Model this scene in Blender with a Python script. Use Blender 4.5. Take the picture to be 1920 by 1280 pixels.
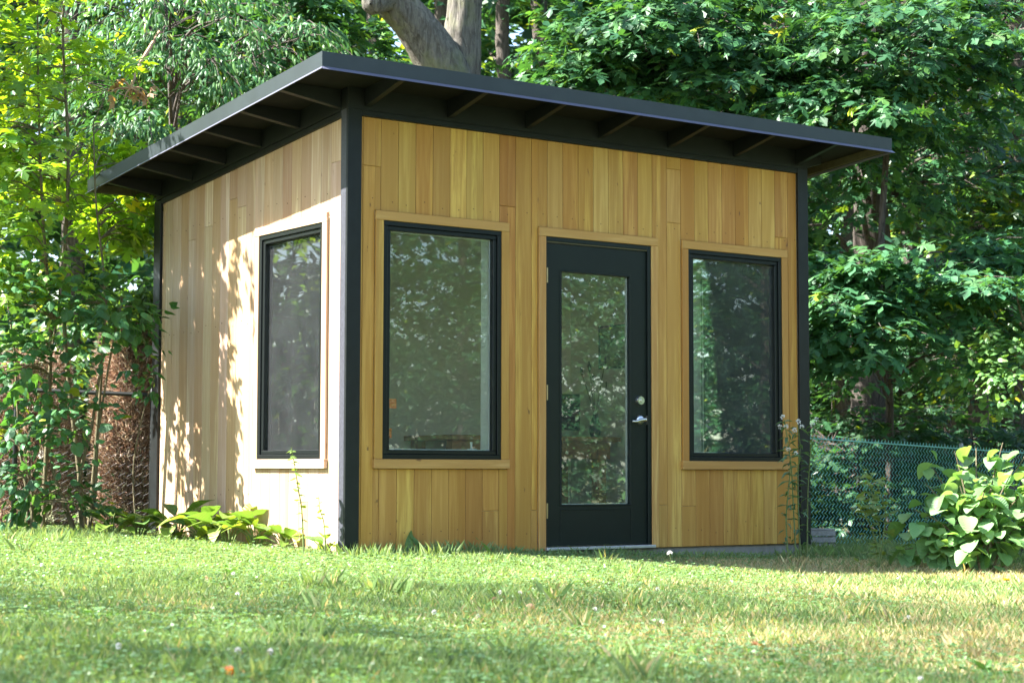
import bpy, bmesh, math
import numpy as np
from mathutils import Vector, Matrix
for o in list(bpy.data.objects): bpy.data.objects.remove(o)
S = bpy.context.scene
COL = S.collection
rng = np.random.default_rng(11)

# ------------------------------------------------------------------ camera
CP = np.array([-5.5998, -9.6795, 0.4995])
CR = np.array([0.81655924, -0.57725858, 0.00188063])
CU = np.array([-0.04268642, -0.05713237, 0.99745364])
CF = np.array([0.57568123, 0.81456026, 0.07129307])
FPX = 3400.546
cam = bpy.data.cameras.new('camera'); camo = bpy.data.objects.new('camera', cam); COL.objects.link(camo)
camo.matrix_world = Matrix(((CR[0], CU[0], -CF[0], CP[0]), (CR[1], CU[1], -CF[1], CP[1]), (CR[2], CU[2], -CF[2], CP[2]), (0, 0, 0, 1)))
cam.sensor_width = 36; cam.lens = FPX / 1920 * 36; cam.clip_start = .1; cam.clip_end = 2000
cam.dof.use_dof = True; cam.dof.focus_distance = 11.6; cam.dof.aperture_fstop = 4.5
S.camera = camo
# ------------------------------------------------------------------ sky, sun, exposure
SUN_AZ, SUN_EL = math.radians(26), math.radians(47)      # azimuth measured from -x towards +y
to_sun = Vector((-math.cos(SUN_AZ) * math.cos(SUN_EL), math.sin(SUN_AZ) * math.cos(SUN_EL), math.sin(SUN_EL)))
w = bpy.data.worlds.new('World'); S.world = w; w.use_nodes = True
nt = w.node_tree; bg = nt.nodes['Background']; sk = nt.nodes.new('ShaderNodeTexSky')
sk.sky_type = 'NISHITA'; sk.sun_disc = False; sk.sun_elevation = SUN_EL
sk.sun_rotation = math.atan2(to_sun.x, to_sun.y)
nt.links.new(sk.outputs[0], bg.inputs[0]); bg.inputs[1].default_value = 0.08
sl = bpy.data.lights.new('sun', 'SUN'); sl.energy = 5.0; sl.angle = math.radians(.53); sl.color = (1, .965, .91)
so = bpy.data.objects.new('sun', sl); COL.objects.link(so); so.rotation_euler = to_sun.to_track_quat('Z', 'Y').to_euler(); so.location = (-20, 10, 25)
S.view_settings.view_transform = 'Standard'; S.view_settings.look = 'None'; S.view_settings.gamma = 1
S.view_settings.exposure = 2.8
S.render.engine = 'CYCLES'
S.cycles.max_bounces = 8; S.cycles.diffuse_bounces = 4; S.cycles.transmission_bounces = 4; S.cycles.transparent_max_bounces = 8

# ------------------------------------------------------------------ helpers
def px(u, v, d): return CP + d * (CF + CR * (u - 960) / FPX + CU * (640 - v) / FPX)
def ground(x, y):
    x = np.clip(x, -8, 9); y = np.asarray(y, float)
    return -.045 - .025 * x + .025 * np.clip(y, -12, 0) + .022 * np.clip(y, 0, 4) + .012 * np.sin(1.3 * x + .7 * y) * np.cos(.9 * y - .4 * x)
def pg(u, d):
    p = px(u, 883, d); p[2] = float(ground(p[0], p[1])); return p
def unit(a): return a / (np.linalg.norm(a, axis=-1, keepdims=True) + 1e-9)

def tag(o, label=None, cat=None, group=None, kind=None):
    if label: o['label'] = label
    if cat: o['category'] = cat
    if group: o['group'] = group
    if kind: o['kind'] = kind
    return o
def empty(name, loc=(0, 0, 0), rz=0, parent=None):
    o = bpy.data.objects.new(name, None); COL.objects.link(o); o.location = loc; o.rotation_euler = (0, 0, rz); o.empty_display_size = .1
    if parent: o.parent = parent
    return o
def link(name, me, parent=None, loc=None, rot=None, scale=None):
    o = bpy.data.objects.new(name, me); COL.objects.link(o)
    if parent is not None: o.parent = parent
    if loc is not None: o.location = loc
    if rot is not None: o.rotation_euler = rot
    if scale is not None: o.scale = (scale,) * 3 if np.isscalar(scale) else scale
    return o
def npmesh(name, V, F, mat, col=None, smooth=False):
    V = np.asarray(V, np.float32); F = np.asarray(F, np.int32); k = F.shape[1]
    me = bpy.data.meshes.new(name)
    me.vertices.add(len(V)); me.vertices.foreach_set('co', V.ravel())
    me.loops.add(F.size); me.loops.foreach_set('vertex_index', F.ravel())
    me.polygons.add(len(F)); me.polygons.foreach_set('loop_start', np.arange(0, F.size, k, dtype=np.int32))
    me.polygons.foreach_set('use_smooth', np.full(len(F), smooth))
    if col is not None:
        at = me.color_attributes.new('lc', 'FLOAT_COLOR', 'POINT')
        c = np.ones((len(V), 4), np.float32); c[:, :3] = col; at.data.foreach_set('color', c.ravel())
    me.update(calc_edges=True); me.validate()
    me.materials.append(mat); return me
class MB:
    """collects boxes, tubes and prisms into one mesh"""
    def __init__(s): s.v = []; s.f = []
    def add(s, V, F):
        n = len(s.v); s.v += [tuple(float(c) for c in p) for p in V]; s.f += [tuple(i + n for i in f) for f in F]; return s
    def box(s, x0, x1, y0, y1, z0, z1):
        V = [(x, y, z) for z in (z0, z1) for y in (y0, y1) for x in (x0, x1)]
        return s.add(V, [(0, 2, 3, 1), (4, 5, 7, 6), (0, 1, 5, 4), (2, 6, 7, 3), (0, 4, 6, 2), (1, 3, 7, 5)])
    def hexa(s, V): return s.add(V, [(0, 2, 3, 1), (4, 5, 7, 6), (0, 1, 5, 4), (2, 6, 7, 3), (0, 4, 6, 2), (1, 3, 7, 5)])
    def tube(s, P, R, n=8, cap=True):
        V, F = tube(P, R, n); s.add(V, F)
        if cap: b = len(s.v) - len(V); s.f.append(tuple(b + i for i in range(n))[::-1]); s.f.append(tuple(b + len(V) - n + i for i in range(n)))
        return s
    def build(s, name, mat, parent=None, bevel=0, smooth=False, loc=None, rot=None):
        me = bpy.data.meshes.new(name); me.from_pydata(s.v, [], s.f); me.update()
        bm = bmesh.new(); bm.from_mesh(me); bmesh.ops.recalc_face_normals(bm, faces=bm.faces)
        if bevel: bmesh.ops.bevel(bm, geom=list(bm.edges), offset=bevel, segments=1, affect='EDGES', clamp_overlap=True)
        if smooth:
            for f in bm.faces: f.smooth = True
        bm.to_mesh(me); bm.free(); me.materials.append(mat)
        return link(name, me, parent, loc, rot)
def tube(P, R, n=8):
    P = np.asarray(P, float); R = np.broadcast_to(np.asarray(R, float), (len(P),))
    T = unit(np.gradient(P, axis=0)); a = np.array([1, 0, 0.]) if abs(T[0][0]) < .8 else np.array([0, 1, 0.])
    V = []
    for i in range(len(P)):
        b = unit(np.cross(T[i], a)); c = np.cross(b, T[i]); a = c
        for k in range(n):
            th = 2 * math.pi * k / n; V.append(P[i] + R[i] * (math.cos(th) * b + math.sin(th) * c))
        a = np.cross(b, T[i]) if False else a
    F = [(i * n + k, i * n + (k + 1) % n, (i + 1) * n + (k + 1) % n, (i + 1) * n + k) for i in range(len(P) - 1) for k in range(n)]
    return V, F
def spline(P, m=6):
    P = np.asarray(P, float); out = []
    Q = np.vstack([2 * P[0] - P[1], P, 2 * P[-1] - P[-2]])
    for i in range(1, len(Q) - 2):
        for t in np.linspace(0, 1, m, endpoint=False):
            a, b, c, d = Q[i - 1:i + 3]
            out.append(.5 * ((2 * b) + (c - a) * t + (2 * a - 5 * b + 4 * c - d) * t * t + (3 * b - a - 3 * c + d) * t ** 3))
    out.append(P[-1]); return np.array(out)

# ------------------------------------------------------------------ materials
def mat(name):
    m = bpy.data.materials.new(name); m.use_nodes = True; n = m.node_tree; p = n.nodes['Principled BSDF']; return m, n, p
def N(n, t, **kw):
    x = n.nodes.new(t)
    for k, v in kw.items(): setattr(x, k, v)
    return x
def ramp(n, fac, stops):
    r = N(n, 'ShaderNodeValToRGB'); e = r.color_ramp.elements
    while len(e) < len(stops): e.new(.5)
    for el, (p, c) in zip(e, stops): el.position = p; el.color = (*c, 1) if len(c) == 3 else c
    n.links.new(fac, r.inputs[0]); return r.outputs[0]
def noise(n, vec, scale, detail=4, rough=.6, dist=0):
    t = N(n, 'ShaderNodeTexNoise'); t.inputs['Scale'].default_value = scale; t.inputs['Detail'].default_value = detail
    t.inputs['Roughness'].default_value = rough; t.inputs['Distortion'].default_value = dist
    if vec is not None: n.links.new(vec, t.inputs['Vector'])
    return t.outputs['Fac']
def bump(n, p, h, strength=.3, dist=.01):
    b = N(n, 'ShaderNodeBump'); b.inputs['Strength'].default_value = strength; b.inputs['Distance'].default_value = dist
    n.links.new(h, b.inputs['Height']); n.links.new(b.outputs[0], p.inputs['Normal'])
def mixc(n, fac, a, b, mode='MIX'):
    m = N(n, 'ShaderNodeMix', data_type='RGBA', blend_type=mode)
    for i, v in ((0, fac), (6, a), (7, b)):
        if isinstance(v, (int, float)): m.inputs[i].default_value = v
        elif isinstance(v, tuple): m.inputs[i].default_value = (*v, 1)
        else: n.links.new(v, m.inputs[i])
    return m.outputs[2]
def plain(name, col, rough=.5, spec=.5, var=.12, scale=30, metal=0, bmp=0, bscale=80):
    m, n, p = mat(name); tc = N(n, 'ShaderNodeTexCoord').outputs['Object']
    f = noise(n, tc, scale)
    c = ramp(n, f, [(.3, tuple(x * (1 - var) for x in col)), (.7, tuple(x * (1 + var) for x in col))])
    n.links.new(c, p.inputs['Base Color']); p.inputs['Roughness'].default_value = rough; p.inputs['Specular IOR Level'].default_value = spec; p.inputs['Metallic'].default_value = metal
    if bmp: bump(n, p, noise(n, tc, bscale), bmp, .004)
    return m
def wood(name, axis='Z'):
    """cedar; the board's own tint comes from its object colour"""
    m, n, p = mat(name); tc = N(n, 'ShaderNodeTexCoord'); oi = N(n, 'ShaderNodeObjectInfo')
    off = N(n, 'ShaderNodeVectorMath', operation='MULTIPLY_ADD'); n.links.new(oi.outputs['Random'], off.inputs[0]); off.inputs[1].default_value = (37, 53, 71); n.links.new(tc.outputs['Object'], off.inputs[2])
    mp = N(n, 'ShaderNodeMapping'); n.links.new(off.outputs[0], mp.inputs[0])
    mp.inputs['Scale'].default_value = {'Z': (1, 1, .05), 'X': (.05, 1, 1), 'Y': (1, .05, 1)}[axis]
    v = mp.outputs[0]
    g1 = noise(n, v, 42, 5, .62, .4); g2 = noise(n, v, 11, 3, .5, 1.2); g3 = noise(n, v, 190, 2, .5)
    wv = N(n, 'ShaderNodeTexWave', wave_type='RINGS'); wv.inputs['Scale'].default_value = 9; wv.inputs['Distortion'].default_value = 7; wv.inputs['Detail'].default_value = 2; wv.inputs['Detail Scale'].default_value = 1.2; n.links.new(v, wv.inputs['Vector'])
    sp = noise(n, v, 6.5, 1, .4)
    tint = oi.outputs['Color']
    pale = mixc(n, 1.0, tint, (1.12, 1.2, 1.12), 'MULTIPLY')
    dark = mixc(n, 1.0, tint, (.78, .69, .58), 'MULTIPLY')
    c = mixc(n, ramp(n, g2, [(.34, (0, 0, 0)), (.66, (1, 1, 1))]), dark, tint)
    c = mixc(n, ramp(n, sp, [(.56, (0, 0, 0)), (.60, (1, 1, 1))]), c, pale)
    c = mixc(n, ramp(n, g1, [(.40, (.85, .85, .85)), (.58, (0, 0, 0))]), c, dark)
    c = mixc(n, ramp(n, wv.outputs['Fac'], [(.0, (.7, .7, .7)), (.25, (0, 0, 0))]), c, dark)
    c = mixc(n, ramp(n, g3, [(.3, (.3, .3, .3)), (.55, (0, 0, 0))]), c, dark)
    kv = N(n, 'ShaderNodeMapping'); n.links.new(off.outputs[0], kv.inputs[0]); kv.inputs['Scale'].default_value = {'Z': (1, 1, .45), 'X': (.45, 1, 1), 'Y': (1, .45, 1)}[axis]
    kn = noise(n, kv.outputs[0], 21, 2, .5)
    c = mixc(n, ramp(n, kn, [(.735, (0, 0, 0)), (.775, (.75, .75, .75))]), c, (.13, .06, .025))
    n.links.new(c, p.inputs['Base Color']); p.inputs['Roughness'].default_value = .5; p.inputs['Specular IOR Level'].default_value = .3
    bump(n, p, g1, .12, .002); return m
def foliage(name, rough=.42, trans=.4, tcol=(1.7, 1.5, .45), spec=.5):
    m, n, p = mat(name); a = N(n, 'ShaderNodeVertexColor', layer_name='lc')
    out = n.nodes['Material Output']; tr = N(n, 'ShaderNodeBsdfTranslucent'); mx = N(n, 'ShaderNodeMixShader'); mx.inputs[0].default_value = trans
    tc = N(n, 'ShaderNodeTexCoord').outputs['Object']; f = noise(n, tc, 60, 2)
    c = mixc(n, f, mixc(n, 1.0, a.outputs[0], (.8, .82, .8), 'MULTIPLY'), mixc(n, 1.0, a.outputs[0], (1.2, 1.17, 1.15), 'MULTIPLY'))
    n.links.new(c, p.inputs['Base Color']); p.inputs['Roughness'].default_value = rough; p.inputs['Specular IOR Level'].default_value = spec
    n.links.new(mixc(n, 1.0, c, tcol, 'MULTIPLY'), tr.inputs[0])
    n.links.new(p.outputs[0], mx.inputs[1]); n.links.new(tr.outputs[0], mx.inputs[2]); n.links.new(mx.outputs[0], out.inputs[0])
    return m
def foliage_obj(name, rough=.42, trans=.42, tcol=(1.7, 1.5, .45), veins=True):
    """for single leaves: colour from the object, veins as fine relief"""
    m, n, p = mat(name); oi = N(n, 'ShaderNodeObjectInfo')
    out = n.nodes['Material Output']; tr = N(n, 'ShaderNodeBsdfTranslucent'); mx = N(n, 'ShaderNodeMixShader'); mx.inputs[0].default_value = trans
    tc = N(n, 'ShaderNodeTexCoord').outputs['Object']; f = noise(n, tc, 9, 3)
    c = mixc(n, f, mixc(n, 1.0, oi.outputs['Color'], (.78, .8, .8), 'MULTIPLY'), mixc(n, 1.0, oi.outputs['Color'], (1.2, 1.17, 1.1), 'MULTIPLY'))
    n.links.new(c, p.inputs['Base Color']); p.inputs['Roughness'].default_value = rough
    n.links.new(mixc(n, 1.0, c, tcol, 'MULTIPLY'), tr.inputs[0])
    wv = N(n, 'ShaderNodeTexWave'); wv.bands_direction = 'Y'; wv.inputs['Scale'].default_value = 3; wv.inputs['Distortion'].default_value = 1.5; n.links.new(tc, wv.inputs[0]); bump(n, p, wv.outputs['Fac'], .25, .02)
    n.links.new(p.outputs[0], mx.inputs[1]); n.links.new(tr.outputs[0], mx.inputs[2]); n.links.new(mx.outputs[0], out.inputs[0])
    return m
def barkmat(name, c0, c1, scale=1.0, moss=None):
    m, n, p = mat(name); tc = N(n, 'ShaderNodeTexCoord').outputs['Object']
    mp = N(n, 'ShaderNodeMapping'); mp.inputs['Scale'].default_value = (1, 1, .16); n.links.new(tc, mp.inputs[0])
    h = noise(n, mp.outputs[0], 26 * scale, 6, .7, .8); h2 = noise(n, tc, 3, 3)
    c = ramp(n, h, [(.36, c0), (.62, c1)])
    if moss: c = mixc(n, ramp(n, h2, [(.5, (0, 0, 0)), (.72, (.8, .8, .8))]), c, moss)
    n.links.new(c, p.inputs['Base Color']); p.inputs['Roughness'].default_value = .9; p.inputs['Specular IOR Level'].default_value = .2
    bump(n, p, h, .9, .03); return m
def glassmat():
    m, n, p = mat('window_glass'); n.nodes.remove(p); out = n.nodes['Material Output']
    t = N(n, 'ShaderNodeBsdfTransparent'); t.inputs[0].default_value = (.92, .95, .92, 1)
    g = N(n, 'ShaderNodeBsdfGlossy'); g.inputs['Roughness'].default_value = .0; g.inputs[0].default_value = (.95, 1, .97, 1)
    fr = N(n, 'ShaderNodeFresnel'); fr.inputs[0].default_value = 1.5
    mul = N(n, 'ShaderNodeMath', operation='MULTIPLY', use_clamp=True); mul.inputs[1].default_value = 1.15; n.links.new(fr.outputs[0], mul.inputs[0])
    tc = N(n, 'ShaderNodeTexCoord').outputs['Object']; b = N(n, 'ShaderNodeBump'); b.inputs['Strength'].default_value = .02; b.inputs['Distance'].default_value = .01; n.links.new(noise(n, tc, 3, 1), b.inputs['Height']); n.links.new(b.outputs[0], g.inputs['Normal'])
    mx = N(n, 'ShaderNodeMixShader'); n.links.new(mul.outputs[0], mx.inputs[0]); n.links.new(t.outputs[0], mx.inputs[1]); n.links.new(g.outputs[0], mx.inputs[2])
    df = N(n, 'ShaderNodeBsdfDiffuse'); df.inputs[0].default_value = (.8, .82, .86, 1); m2 = N(n, 'ShaderNodeMixShader')
    dn = N(n, 'ShaderNodeMapRange'); dn.inputs[1].default_value = .3; dn.inputs[2].default_value = .75; dn.inputs[3].default_value = .012; dn.inputs[4].default_value = .026; n.links.new(noise(n, tc, 4, 6, .7, .5), dn.inputs[0])
    n.links.new(dn.outputs[0], m2.inputs[0]); n.links.new(mx.outputs[0], m2.inputs[1]); n.links.new(df.outputs[0], m2.inputs[2]); n.links.new(m2.outputs[0], out.inputs[0])
    return m
M = dict(
    cedar_v=wood('cedar_upright', 'Z'), cedar_x=wood('cedar_along_x', 'X'), cedar_y=wood('cedar_along_y', 'Y'),
    black=plain('black_trim_paint', (.0055, .0075, .0075), .5, .35, .3, 14, bmp=.12),
    frame=plain('black_window_vinyl', (.005, .007, .0068), .4, .3, .1),
    doorp=plain('black_door_paint', (.005, .009, .0075), .45, .3, .15, 8),
    metal=plain('charcoal_flashing', (.017, .023, .025), .42, .5, .18, 6, bmp=.05, bscale=9),
    raw=plain('unpainted_board', (.10, .092, .055), .8, .2, .15),
    ply=plain('dark_soffit_board', (.007, .0065, .0055), .85, .2, .3, 8),
    concrete=plain('concrete', (.27, .255, .23), .9, .2, .2, 12, bmp=.4),
    sheath=plain('interior_wall_paint', (.78, .70, .58), .8, .3, .05),
    floor=plain('interior_floor', (.60, .50, .38), .6, .3, .2),
    white=plain('white_vinyl', (.8, .8, .8), .4, .5, .03),
    chrome=plain('brushed_nickel', (.75, .73, .68), .28, .5, .05, metal=1),
    alu=plain('threshold_aluminium', (.55, .54, .5), .45, .5, .1, metal=.6),
    brass=plain('hinge_brass', (.3, .24, .13), .4, .5, .1, metal=1),
    nail=plain('nail_rust', (.09, .05, .03), .7, .3),
    glass=glassmat(),
    leaf=foliage('maple_leaf'), leafy=foliage('thin_maple_leaf', .42, .55, (2.0, 1.7, .35)), leaf2=foliage('glossy_leaf', .42, .34, (1.6, 1.5, .45), .22), grass=foliage('grass_blade', .45, .38, (1.5, 1.35, .6), .45),
    leafo=foliage_obj('broad_leaf', .42, .48, (1.9, 1.6, .4)), leafb=foliage_obj('garden_leaf', .45, .4, (1.45, 1.35, .55)),
    dead=foliage('dead_foliage', .8, .2, (1.2, 1, .8), .2), flower=foliage('petals', .7, .3, (1, 1, 1), .2),
    bark=barkmat('grey_bark', (.055, .048, .04), (.18, .165, .14), 1.0, (.17, .18, .09)), dark_bark=barkmat('dark_bark', (.035, .028, .024), (.12, .10, .085), 1.3),
    twig=barkmat('young_bark', (.10, .085, .05), (.22, .19, .11), 3), stem=plain('green_stem', (.12, .16, .05), .6, .3),
    green=plain('green_vinyl_wire', (.20, .50, .44), .35, .6, .1), galv=plain('galvanised_steel', (.3, .31, .31), .5, .5, .15, metal=.5),
    dkwire=plain('black_coated_wire', (.012, .014, .014), .5, .4), slat=plain('weathered_grey_wood', (.34, .33, .30), .9, .2, .25, 40),
    black_metal=plain('black_steel', (.01, .01, .011), .4, .5),
)
# ------------------------------------------------------------------ ground sheet
m, n, p = mat('lawn_soil'); tc = N(n, 'ShaderNodeTexCoord').outputs['Object']
c = ramp(n, noise(n, tc, 1.2, 6), [(.3, (.09, .12, .04)), (.5, (.14, .15, .06)), (.68, (.24, .20, .11))]); c = mixc(n, ramp(n, noise(n, tc, 90, 4), [(.35, (.6, .6, .6)), (.6, (0, 0, 0))]), c, (.035, .045, .015))
n.links.new(c, p.inputs['Base Color']); p.inputs['Roughness'].default_value = .95; bump(n, p, noise(n, tc, 60), .6, .02)
gx = np.concatenate([[-900, -300, -100, -40, -20], np.linspace(-12, 14, 105), [20, 40, 100, 300, 900]]); gy = np.concatenate([[-900, -300, -100, -40, -22], np.linspace(-14, 12, 105), [22, 40, 100, 300, 900]])
X, Y = np.meshgrid(gx, gy); V = np.stack([X, Y, ground(X, Y)], -1).reshape(-1, 3); nx = len(gx)
F = [(j * nx + i, j * nx + i + 1, (j + 1) * nx + i + 1, (j + 1) * nx + i) for j in range(len(gy) - 1) for i in range(nx - 1)]
tag(link('ground', npmesh('ground', V, F, m, smooth=True)), 'lawn ground running from the camera under the shed to the woods', kind='structure')

# ================================================================== THE SHED
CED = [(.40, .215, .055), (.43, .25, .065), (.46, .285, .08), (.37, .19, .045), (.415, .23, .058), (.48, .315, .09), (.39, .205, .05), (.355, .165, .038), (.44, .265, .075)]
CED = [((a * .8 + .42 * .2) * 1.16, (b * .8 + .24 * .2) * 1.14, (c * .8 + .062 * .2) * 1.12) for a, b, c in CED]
def setcol(o, c): o.color = (*c, 1); return o
shed = tag(empty('garden_studio'), 'cedar clad garden studio with black trim and a flat overhanging roof', 'shed')
XE, YE = 3.90, 2.83                          # outer size
ZB = -.022; SL = math.tan(math.radians(4.83))
def ztop(y): return 2.741 - SL * y           # top of the wall trim
W1, W2, DR, SW = (.2474, 1.1479), (2.7515, 3.652), (1.508, 2.413), (.299, 1.16)
WZ = (.5735, 2.0644); CW = .058
# sheathing with openings, one mesh per wall
def front_pt(x, y, z): return (x, y, z)
fw = MB()
x0, x1, y0, y1 = .02, XE - .02, .022, .14
cuts = [x0, *W1, *DR, *W2, x1]
for i in range(len(cuts) - 1):
    a, b = cuts[i], cuts[i + 1]
    if (a, b) == W1 or (a, b) == W2: fw.box(a, b, y0, y1, ZB, WZ[0]); fw.box(a, b, y0, y1, WZ[1], 2.72)
    elif (a, b) == DR: fw.box(a, b, y0, y1, 2.06, 2.72)
    else: fw.box(a, b, y0, y1, ZB, 2.72)
FRONT = fw.build('front_wall', M['sheath'], shed)
sw = MB()
def ybox(mb, ya, yb, z0, z1=None):
    mb.hexa([(.022, ya, z0), (.14, ya, z0), (.022, yb, z0), (.14, yb, z0)] + [(x, y, (ztop(y) - .025 if z1 is None else z1)) for y in (ya, yb) for x in (.022, .14)])
ybox(sw, .142, SW[0], ZB); ybox(sw, SW[1], YE - .02, ZB); ybox(sw, SW[0], SW[1], ZB, WZ[0]); ybox(sw, SW[0], SW[1], WZ[1])
SIDE = sw.build('side_wall', M['sheath'], shed)
bw = MB(); bw.box(.142, XE - .142, YE - .14, YE - .02, ZB, 2.46); BACK = bw.build('back_wall', M['sheath'], shed)
rw = MB(); RWY = (.299, 1.16)
rw.box(XE - .14, XE - .0215, .142, RWY[0], ZB, 2.47); rw.box(XE - .14, XE - .0215, RWY[1], YE - .02, ZB, 2.47); rw.box(XE - .14, XE - .0215, *RWY, ZB, WZ[0]); rw.box(XE - .14, XE - .0215, *RWY, WZ[1], 2.47)
RIGHT = rw.build('right_wall', M['sheath'], shed)
MB().box(.142, XE - .142, .142, YE - .142, -.02, .02).build('floor', M['floor'], shed)
MB().hexa([(.142, .142, 2.62), (XE - .142, .142, 2.62), (.142, YE - .142, 2.40), (XE - .142, YE - .142, 2.40), (.142, .142, 2.66), (XE - .142, .142, 2.66), (.142, YE - .142, 2.44), (XE - .142, YE - .142, 2.44)]).build('ceiling', M['sheath'], shed)
MB().box(.03, XE - .03, .03, YE - .03, -.5, ZB - .002).build('foundation', M['concrete'], shed, .01)

# front planks
PW = .1296
edges = [.081] + [.103 + PW * k for k in range(29)] + [3.82]
blocks = [(W1[0] - CW, W1[1] + CW, WZ[0] - CW, WZ[1] + CW), (W2[0] - CW, W2[1] + CW, WZ[0] - CW, WZ[1] + CW), (DR[0] - CW, DR[1] + CW, -1, 2.06 + CW)]
joints = {1: [2.40], 8: [.245], 9: [2.235], 11: [.245], 20: [2.24, 2.62], 19: [.27], 21: [.26], 28: [2.215]}
topcol = {1: 1, 2: 2, 3: 5, 4: 0, 5: 1, 6: 2, 7: 5, 8: 2, 9: 7, 10: 1, 11: 4, 12: 2, 13: 0, 14: 4, 15: 5, 16: 2, 17: 0, 18: 5, 19: 1, 20: 2, 21: 0, 22: 2, 23: 1, 24: 0, 25: 3, 26: 5, 27: 5, 28: 0, 29: 3}
def seg_sub(z0, z1, cut):
    out = []
    if cut[0] > z0: out.append((z0, min(cut[0], z1)))
    if cut[1] < z1: out.append((max(cut[1], z0), z1))
    return out
def plank(parent, mb, tint, bev=.0022):
    o = mb.build('plank', M['cedar_v'], parent, bev); setcol(o, tint); return o
def jit(c, s=.07):
    f = 1 + rng.uniform(-s, s); return (c[0] * f, c[1] * f * (1 + rng.uniform(-.03, .03)), c[2] * f * (1 + rng.uniform(-.12, .12)))
G = .0013
for i in range(len(edges) - 1):
    a, b = edges[i], edges[i + 1]
    # a plank is notched where a casing crosses part of it: cut into strips at casing edges
    xs = [a] + sorted(x for bl in blocks for x in bl[:2] if a + .004 < x < b - .004) + [b]
    segs_by_strip = []
    for s0, s1 in zip(xs[:-1], xs[1:]):
        segs = [(ZB, 2.706)]
        for bl in blocks:
            if bl[0] < (s0 + s1) / 2 < bl[1]: segs = [q for sg in segs for q in seg_sub(*sg, (bl[2] - .0015, bl[3] + .0015))]
        segs_by_strip.append((s0, s1, segs))
    js = sorted(joints.get(i, []))
    zcuts = [ZB] + js + [2.706]
    for (s0, s1, segs) in segs_by_strip:
        for sg in segs:
            for za, zb in zip(zcuts[:-1], zcuts[1:]):
                lo, hi = max(sg[0], za), min(sg[1], zb)
                if hi - lo < .03: continue
                base = CED[topcol.get(i, 0)] if hi > 2.15 else CED[[0, 1, 4, 3, 0, 4, 6, 8][(i * 5) % 8]]
                mb = MB().box(s0 + (G if s0 == a else 0), s1 - (G if s1 == b else 0), 0.0 + rng.uniform(0, .0012), .0215, lo + .0008, hi - .0008)
                plank(FRONT, mb, jit(base))
# side planks
sedges = [.065] + [.0925 + PW * k for k in range(1, 21)] + [2.738]
SC = [(.50, .365, .27), (.47, .335, .235), (.52, .39, .29), (.45, .31, .21), (.49, .36, .26), (.43, .29, .19)]  # same cedar as the front, paler and less yellow: sunlit look in the tint
sbl = (SW[0] - CW, SW[1] + CW, WZ[0] - CW, WZ[1] + CW)
sj = {16: [2.15], 14: [2.22], 10: [2.3], 11: [2.37], 3: [.3], 0: [2.43]}
for i in range(len(sedges) - 1):
    a, b = sedges[i], sedges[i + 1]
    xs = [a] + sorted(x for x in sbl[:2] if a + .004 < x < b - .004) + [b]
    zc = [ZB] + sj.get(i, []) + [9]
    for s0, s1 in zip(xs[:-1], xs[1:]):
        segs = [(ZB, 9)]
        if sbl[0] < (s0 + s1) / 2 < sbl[1]: segs = seg_sub(ZB, 9, (sbl[2] - .0015, sbl[3] + .0015))
        for sg in segs:
            for za, zb in zip(zc[:-1], zc[1:]):
                lo, hi = max(sg[0], za), min(sg[1], zb)
                if hi - lo < .03: continue
                ya, yb = s0 + (G if s0 == a else 0), s1 - (G if s1 == b else 0); xo = rng.uniform(0, .0012)
                tz = lambda y: (ztop(y) - .036 if hi > 5 else hi - .0008)
                mb = MB().hexa([(xo, ya, lo + .0008), (.0215, ya, lo + .0008), (xo, yb, lo + .0008), (.0215, yb, lo + .0008), (xo, ya, tz(ya)), (.0215, ya, tz(ya)), (xo, yb, tz(yb)), (.0215, yb, tz(yb))])
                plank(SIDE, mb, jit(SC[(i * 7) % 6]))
# right and back cladding: one plain sheet each, seen by nobody from here but real
def rc(ya, yb, za, zb): return MB().hexa([(x, y, za) for y in (ya, yb) for x in (XE - .0205, XE)] + [(x, y, (zb if zb else 2.69 - SL * y)) for y in (ya, yb) for x in (XE - .0205, XE)])
for q in ((.07, RWY[0], ZB, None), (RWY[1], YE - .07, ZB, None), (*RWY, ZB, WZ[0]), (*RWY, WZ[1], None)): setcol(rc(*q).build('cladding', M['cedar_v'], RIGHT), CED[0])
setcol(MB().box(.07, XE - .07, YE - .0195, YE, ZB, 2.45).build('cladding', M['cedar_v'], BACK), CED[0])
# nail heads
nb = MB()
for i in range(1, 30):
    x = (edges[i] + edges[i + 1]) / 2 + rng.uniform(-.03, .03)
    for z in (2.19, .1 + rng.uniform(-.03, .03)):
        if DR[0] - .06 < x < DR[1] + .06 and z < 2.15: continue
        z += rng.uniform(-.02, .02); nb.box(x - .0028, x + .0028, -.0016, .002, z - .0028, z + .0028)
nb.build('nail_heads', M['nail'], FRONT)['kind'] = 'stuff'
nb = MB()
for i in range(1, 21):
    for z in (2.24, 1.5, .35):
        y = (sedges[i] + sedges[i + 1]) / 2 + rng.uniform(-.03, .03)
        if sbl[0] < y < sbl[1] and z < 2.15: continue
        z += rng.uniform(-.02, .02); nb.box(-.0016, .002, y - .003, y + .003, z - .003, z + .003)
nb.build('nail_heads', M['nail'], SIDE)['kind'] = 'stuff'

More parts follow.
